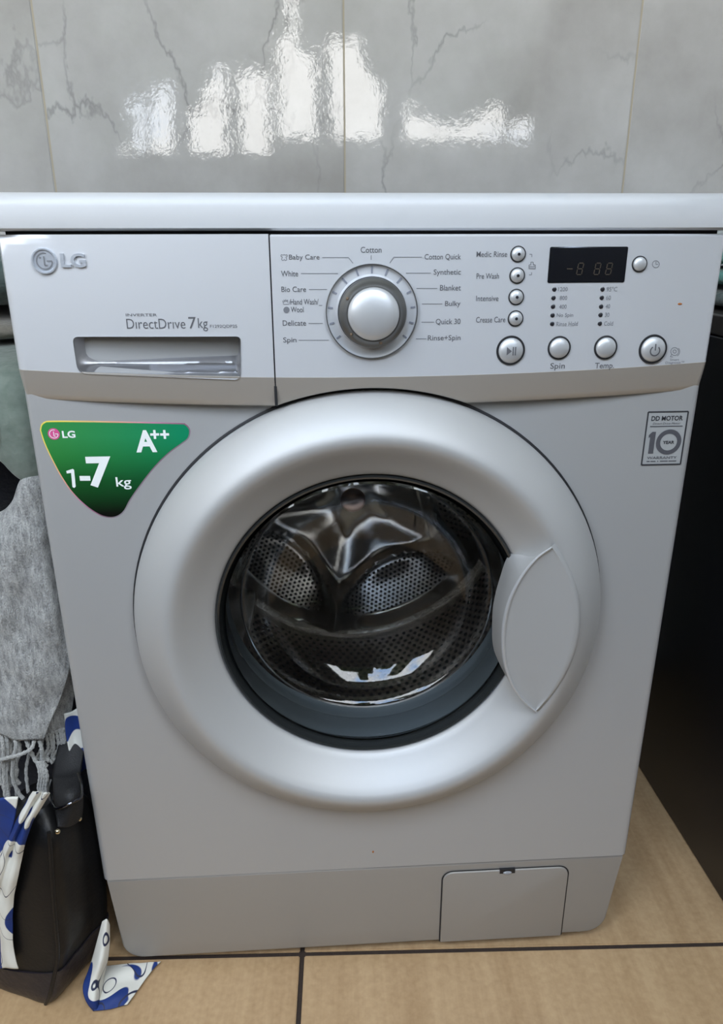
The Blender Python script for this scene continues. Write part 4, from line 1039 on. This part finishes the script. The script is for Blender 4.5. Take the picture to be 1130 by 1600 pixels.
# black leather bag, seen from its gusset end
bag = thing('leather_bag', 'black leather shoulder bag with two rivets standing on the floor against the machine', 'bag', (-.39, .03, 0))
def bag_loop(z):
    t = z/.245; bul = math.sin(PI*min(1, t))*.006
    Sx = lerp(-.366, -.342, min(1, t/.33)) if t < .33 else lerp(-.342, -.334, min(1, (t-.33)/.6)); Sy = lerp(-.045, -.030, t)-bul*.6
    Rx, Ry = min(lerp(-.3205, -.3085, min(1, t*2.2)), -.3075), lerp(.030, .028, t)
    Bx, By = lerp(-.415, -.395, t), lerp(.095, .07, t); Lx, Ly = lerp(-.500, -.455, t), lerp(.030, .020, t)
    c = [(Sx, Sy), (lerp(Sx, Rx, .33)+.004, lerp(Sy, Ry, .33)-.004+.004*t), (lerp(Sx, Rx, .66)+.003, lerp(Sy, Ry, .66)-.002), (Rx, Ry), (lerp(Rx, Bx, .5), lerp(Ry, By, .5)+.004), (Bx, By),
         (lerp(Bx, Lx, .5)-.01, lerp(By, Ly, .5)+.01), (Lx, Ly), (lerp(Lx, Sx, .33)-.004, lerp(Ly, Sy, .33)-.010-bul), (lerp(Lx, Sx, .7), lerp(Ly, Sy, .7)-.008-bul)]
    n = 60; P_ = [Vector((x, y, 0)) for x, y in c]; res = []
    for i in range(n):
        s = i/n*len(P_); k = int(s); f = s-k; p0, p1, p2, p3 = P_[k-1], P_[k], P_[(k+1) % len(P_)], P_[(k+2) % len(P_)]
        q = .5*((2*p1)+(p2-p0)*f+(2*p0-5*p1+4*p2-p3)*f*f+(3*p1-p0-3*p2+p3)*f*f*f); res.append(q)
    return res
def bag_surf(z0, z1, nz, grow=0, caps=(False, False), shrink_bottom=False):
    L_ = []
    for i in range(nz+1):
        z = lerp(z0, z1, i/nz); lp = bag_loop(z); c = sum(lp, Vector())/len(lp); e_ = 1
        if shrink_bottom and z < .028: e_ = .80+.20*math.sqrt(max(0, 1-((.028-z)/.028)**2))
        if z > .215: e_ = 1-.35*((z-.215)/.035)**2
        row = []
        for p in lp:
            d = (p-c); q = c+d*e_+d.normalized()*grow; wv = .0025*noise.noise(Vector((p.x*22, p.y*22, z*14)))
            q += d.normalized()*wv; row.append(Vector((min(q.x, -.3035 if z > .12 else -.3065), q.y, z*(1-.24*max(0, min(1, (-.352-q.x)/.09))))))
        L_.append(row)
    bm = bmesh.new(); loops(bm, L_, cap0=caps[0], cap1=caps[1]); return bm
obj('bag_body', bag_surf(.050, .250, 40, 0, (True, True)), leather, bag)
obj('bag_base', bag_surf(.001, .056, 16, .0018, (True, True), True), leather_base, bag, label='creased dark purplish leather base')
bm = bmesh.new(); pts = []
for k in range(14):
    z = .003+.235*k/13; q = bag_loop(z)[0]; e_ = .80+.20*math.sqrt(max(0, 1-((.028-z)/.028)**2)) if z < .028 else 1
    c = sum(bag_loop(z), Vector())/60; q = c+(q-c)*e_; pts.append(Vector((q.x, q.y-.0022, z)))
tube(bm, pts, .0022, 8); obj('seam_piping', bm, leather, bag)
for u, v, y in ((90, 1299, -.030), (124, 1279, -.006)):
    c = F(u, v, y); bm = bmesh.new(); bmesh.ops.create_uvsphere(bm, u_segments=16, v_segments=10, radius=.0030)
    for q in bm.verts: q.co += c
    obj('rivet', bm, brass, bag)
# strap tab, ring and strap
net = [[F(u, v, y) for u, v, y in r] for r in (((85, 1200, .028), (108, 1198, .026), (128, 1194, .030)), ((84, 1222, .012), (108, 1220, .008), (127, 1214, .014)), ((86, 1246, -.004), (108, 1242, -.010), (128, 1236, .0)), ((88, 1266, -.014), (110, 1262, -.016), (128, 1256, -.004)), ((90, 1292, -.024), (108, 1290, -.018), (126, 1280, -.004)))]
net = [[Vector((min(p.x, -.3045), p.y, p.z)) for p in r] for r in net]
obj('strap', sheet([[p+Vector((0, .05, .03)) for p in net[0]]]+net, 40, 12, fold(11, .001, 60)), webbing, bag, mods=(('solid', .004, 0),))
bm = bmesh.new(); rp = [F(u, v, y) for u, v, y in ((80, 1218, .006), (76, 1236, -.004), (82, 1256, -.016), (90, 1263, -.020), (108, 1256, -.022), (126, 1246, -.012), (127, 1226, .0), (122, 1208, .012))]
rp = [Vector((min(p.x, -.3045), p.y, p.z)) for p in rp]
tube(bm, spline(rp, 40), .0016, 8); obj('ring', bm, darkmetal, bag)
local(bag)
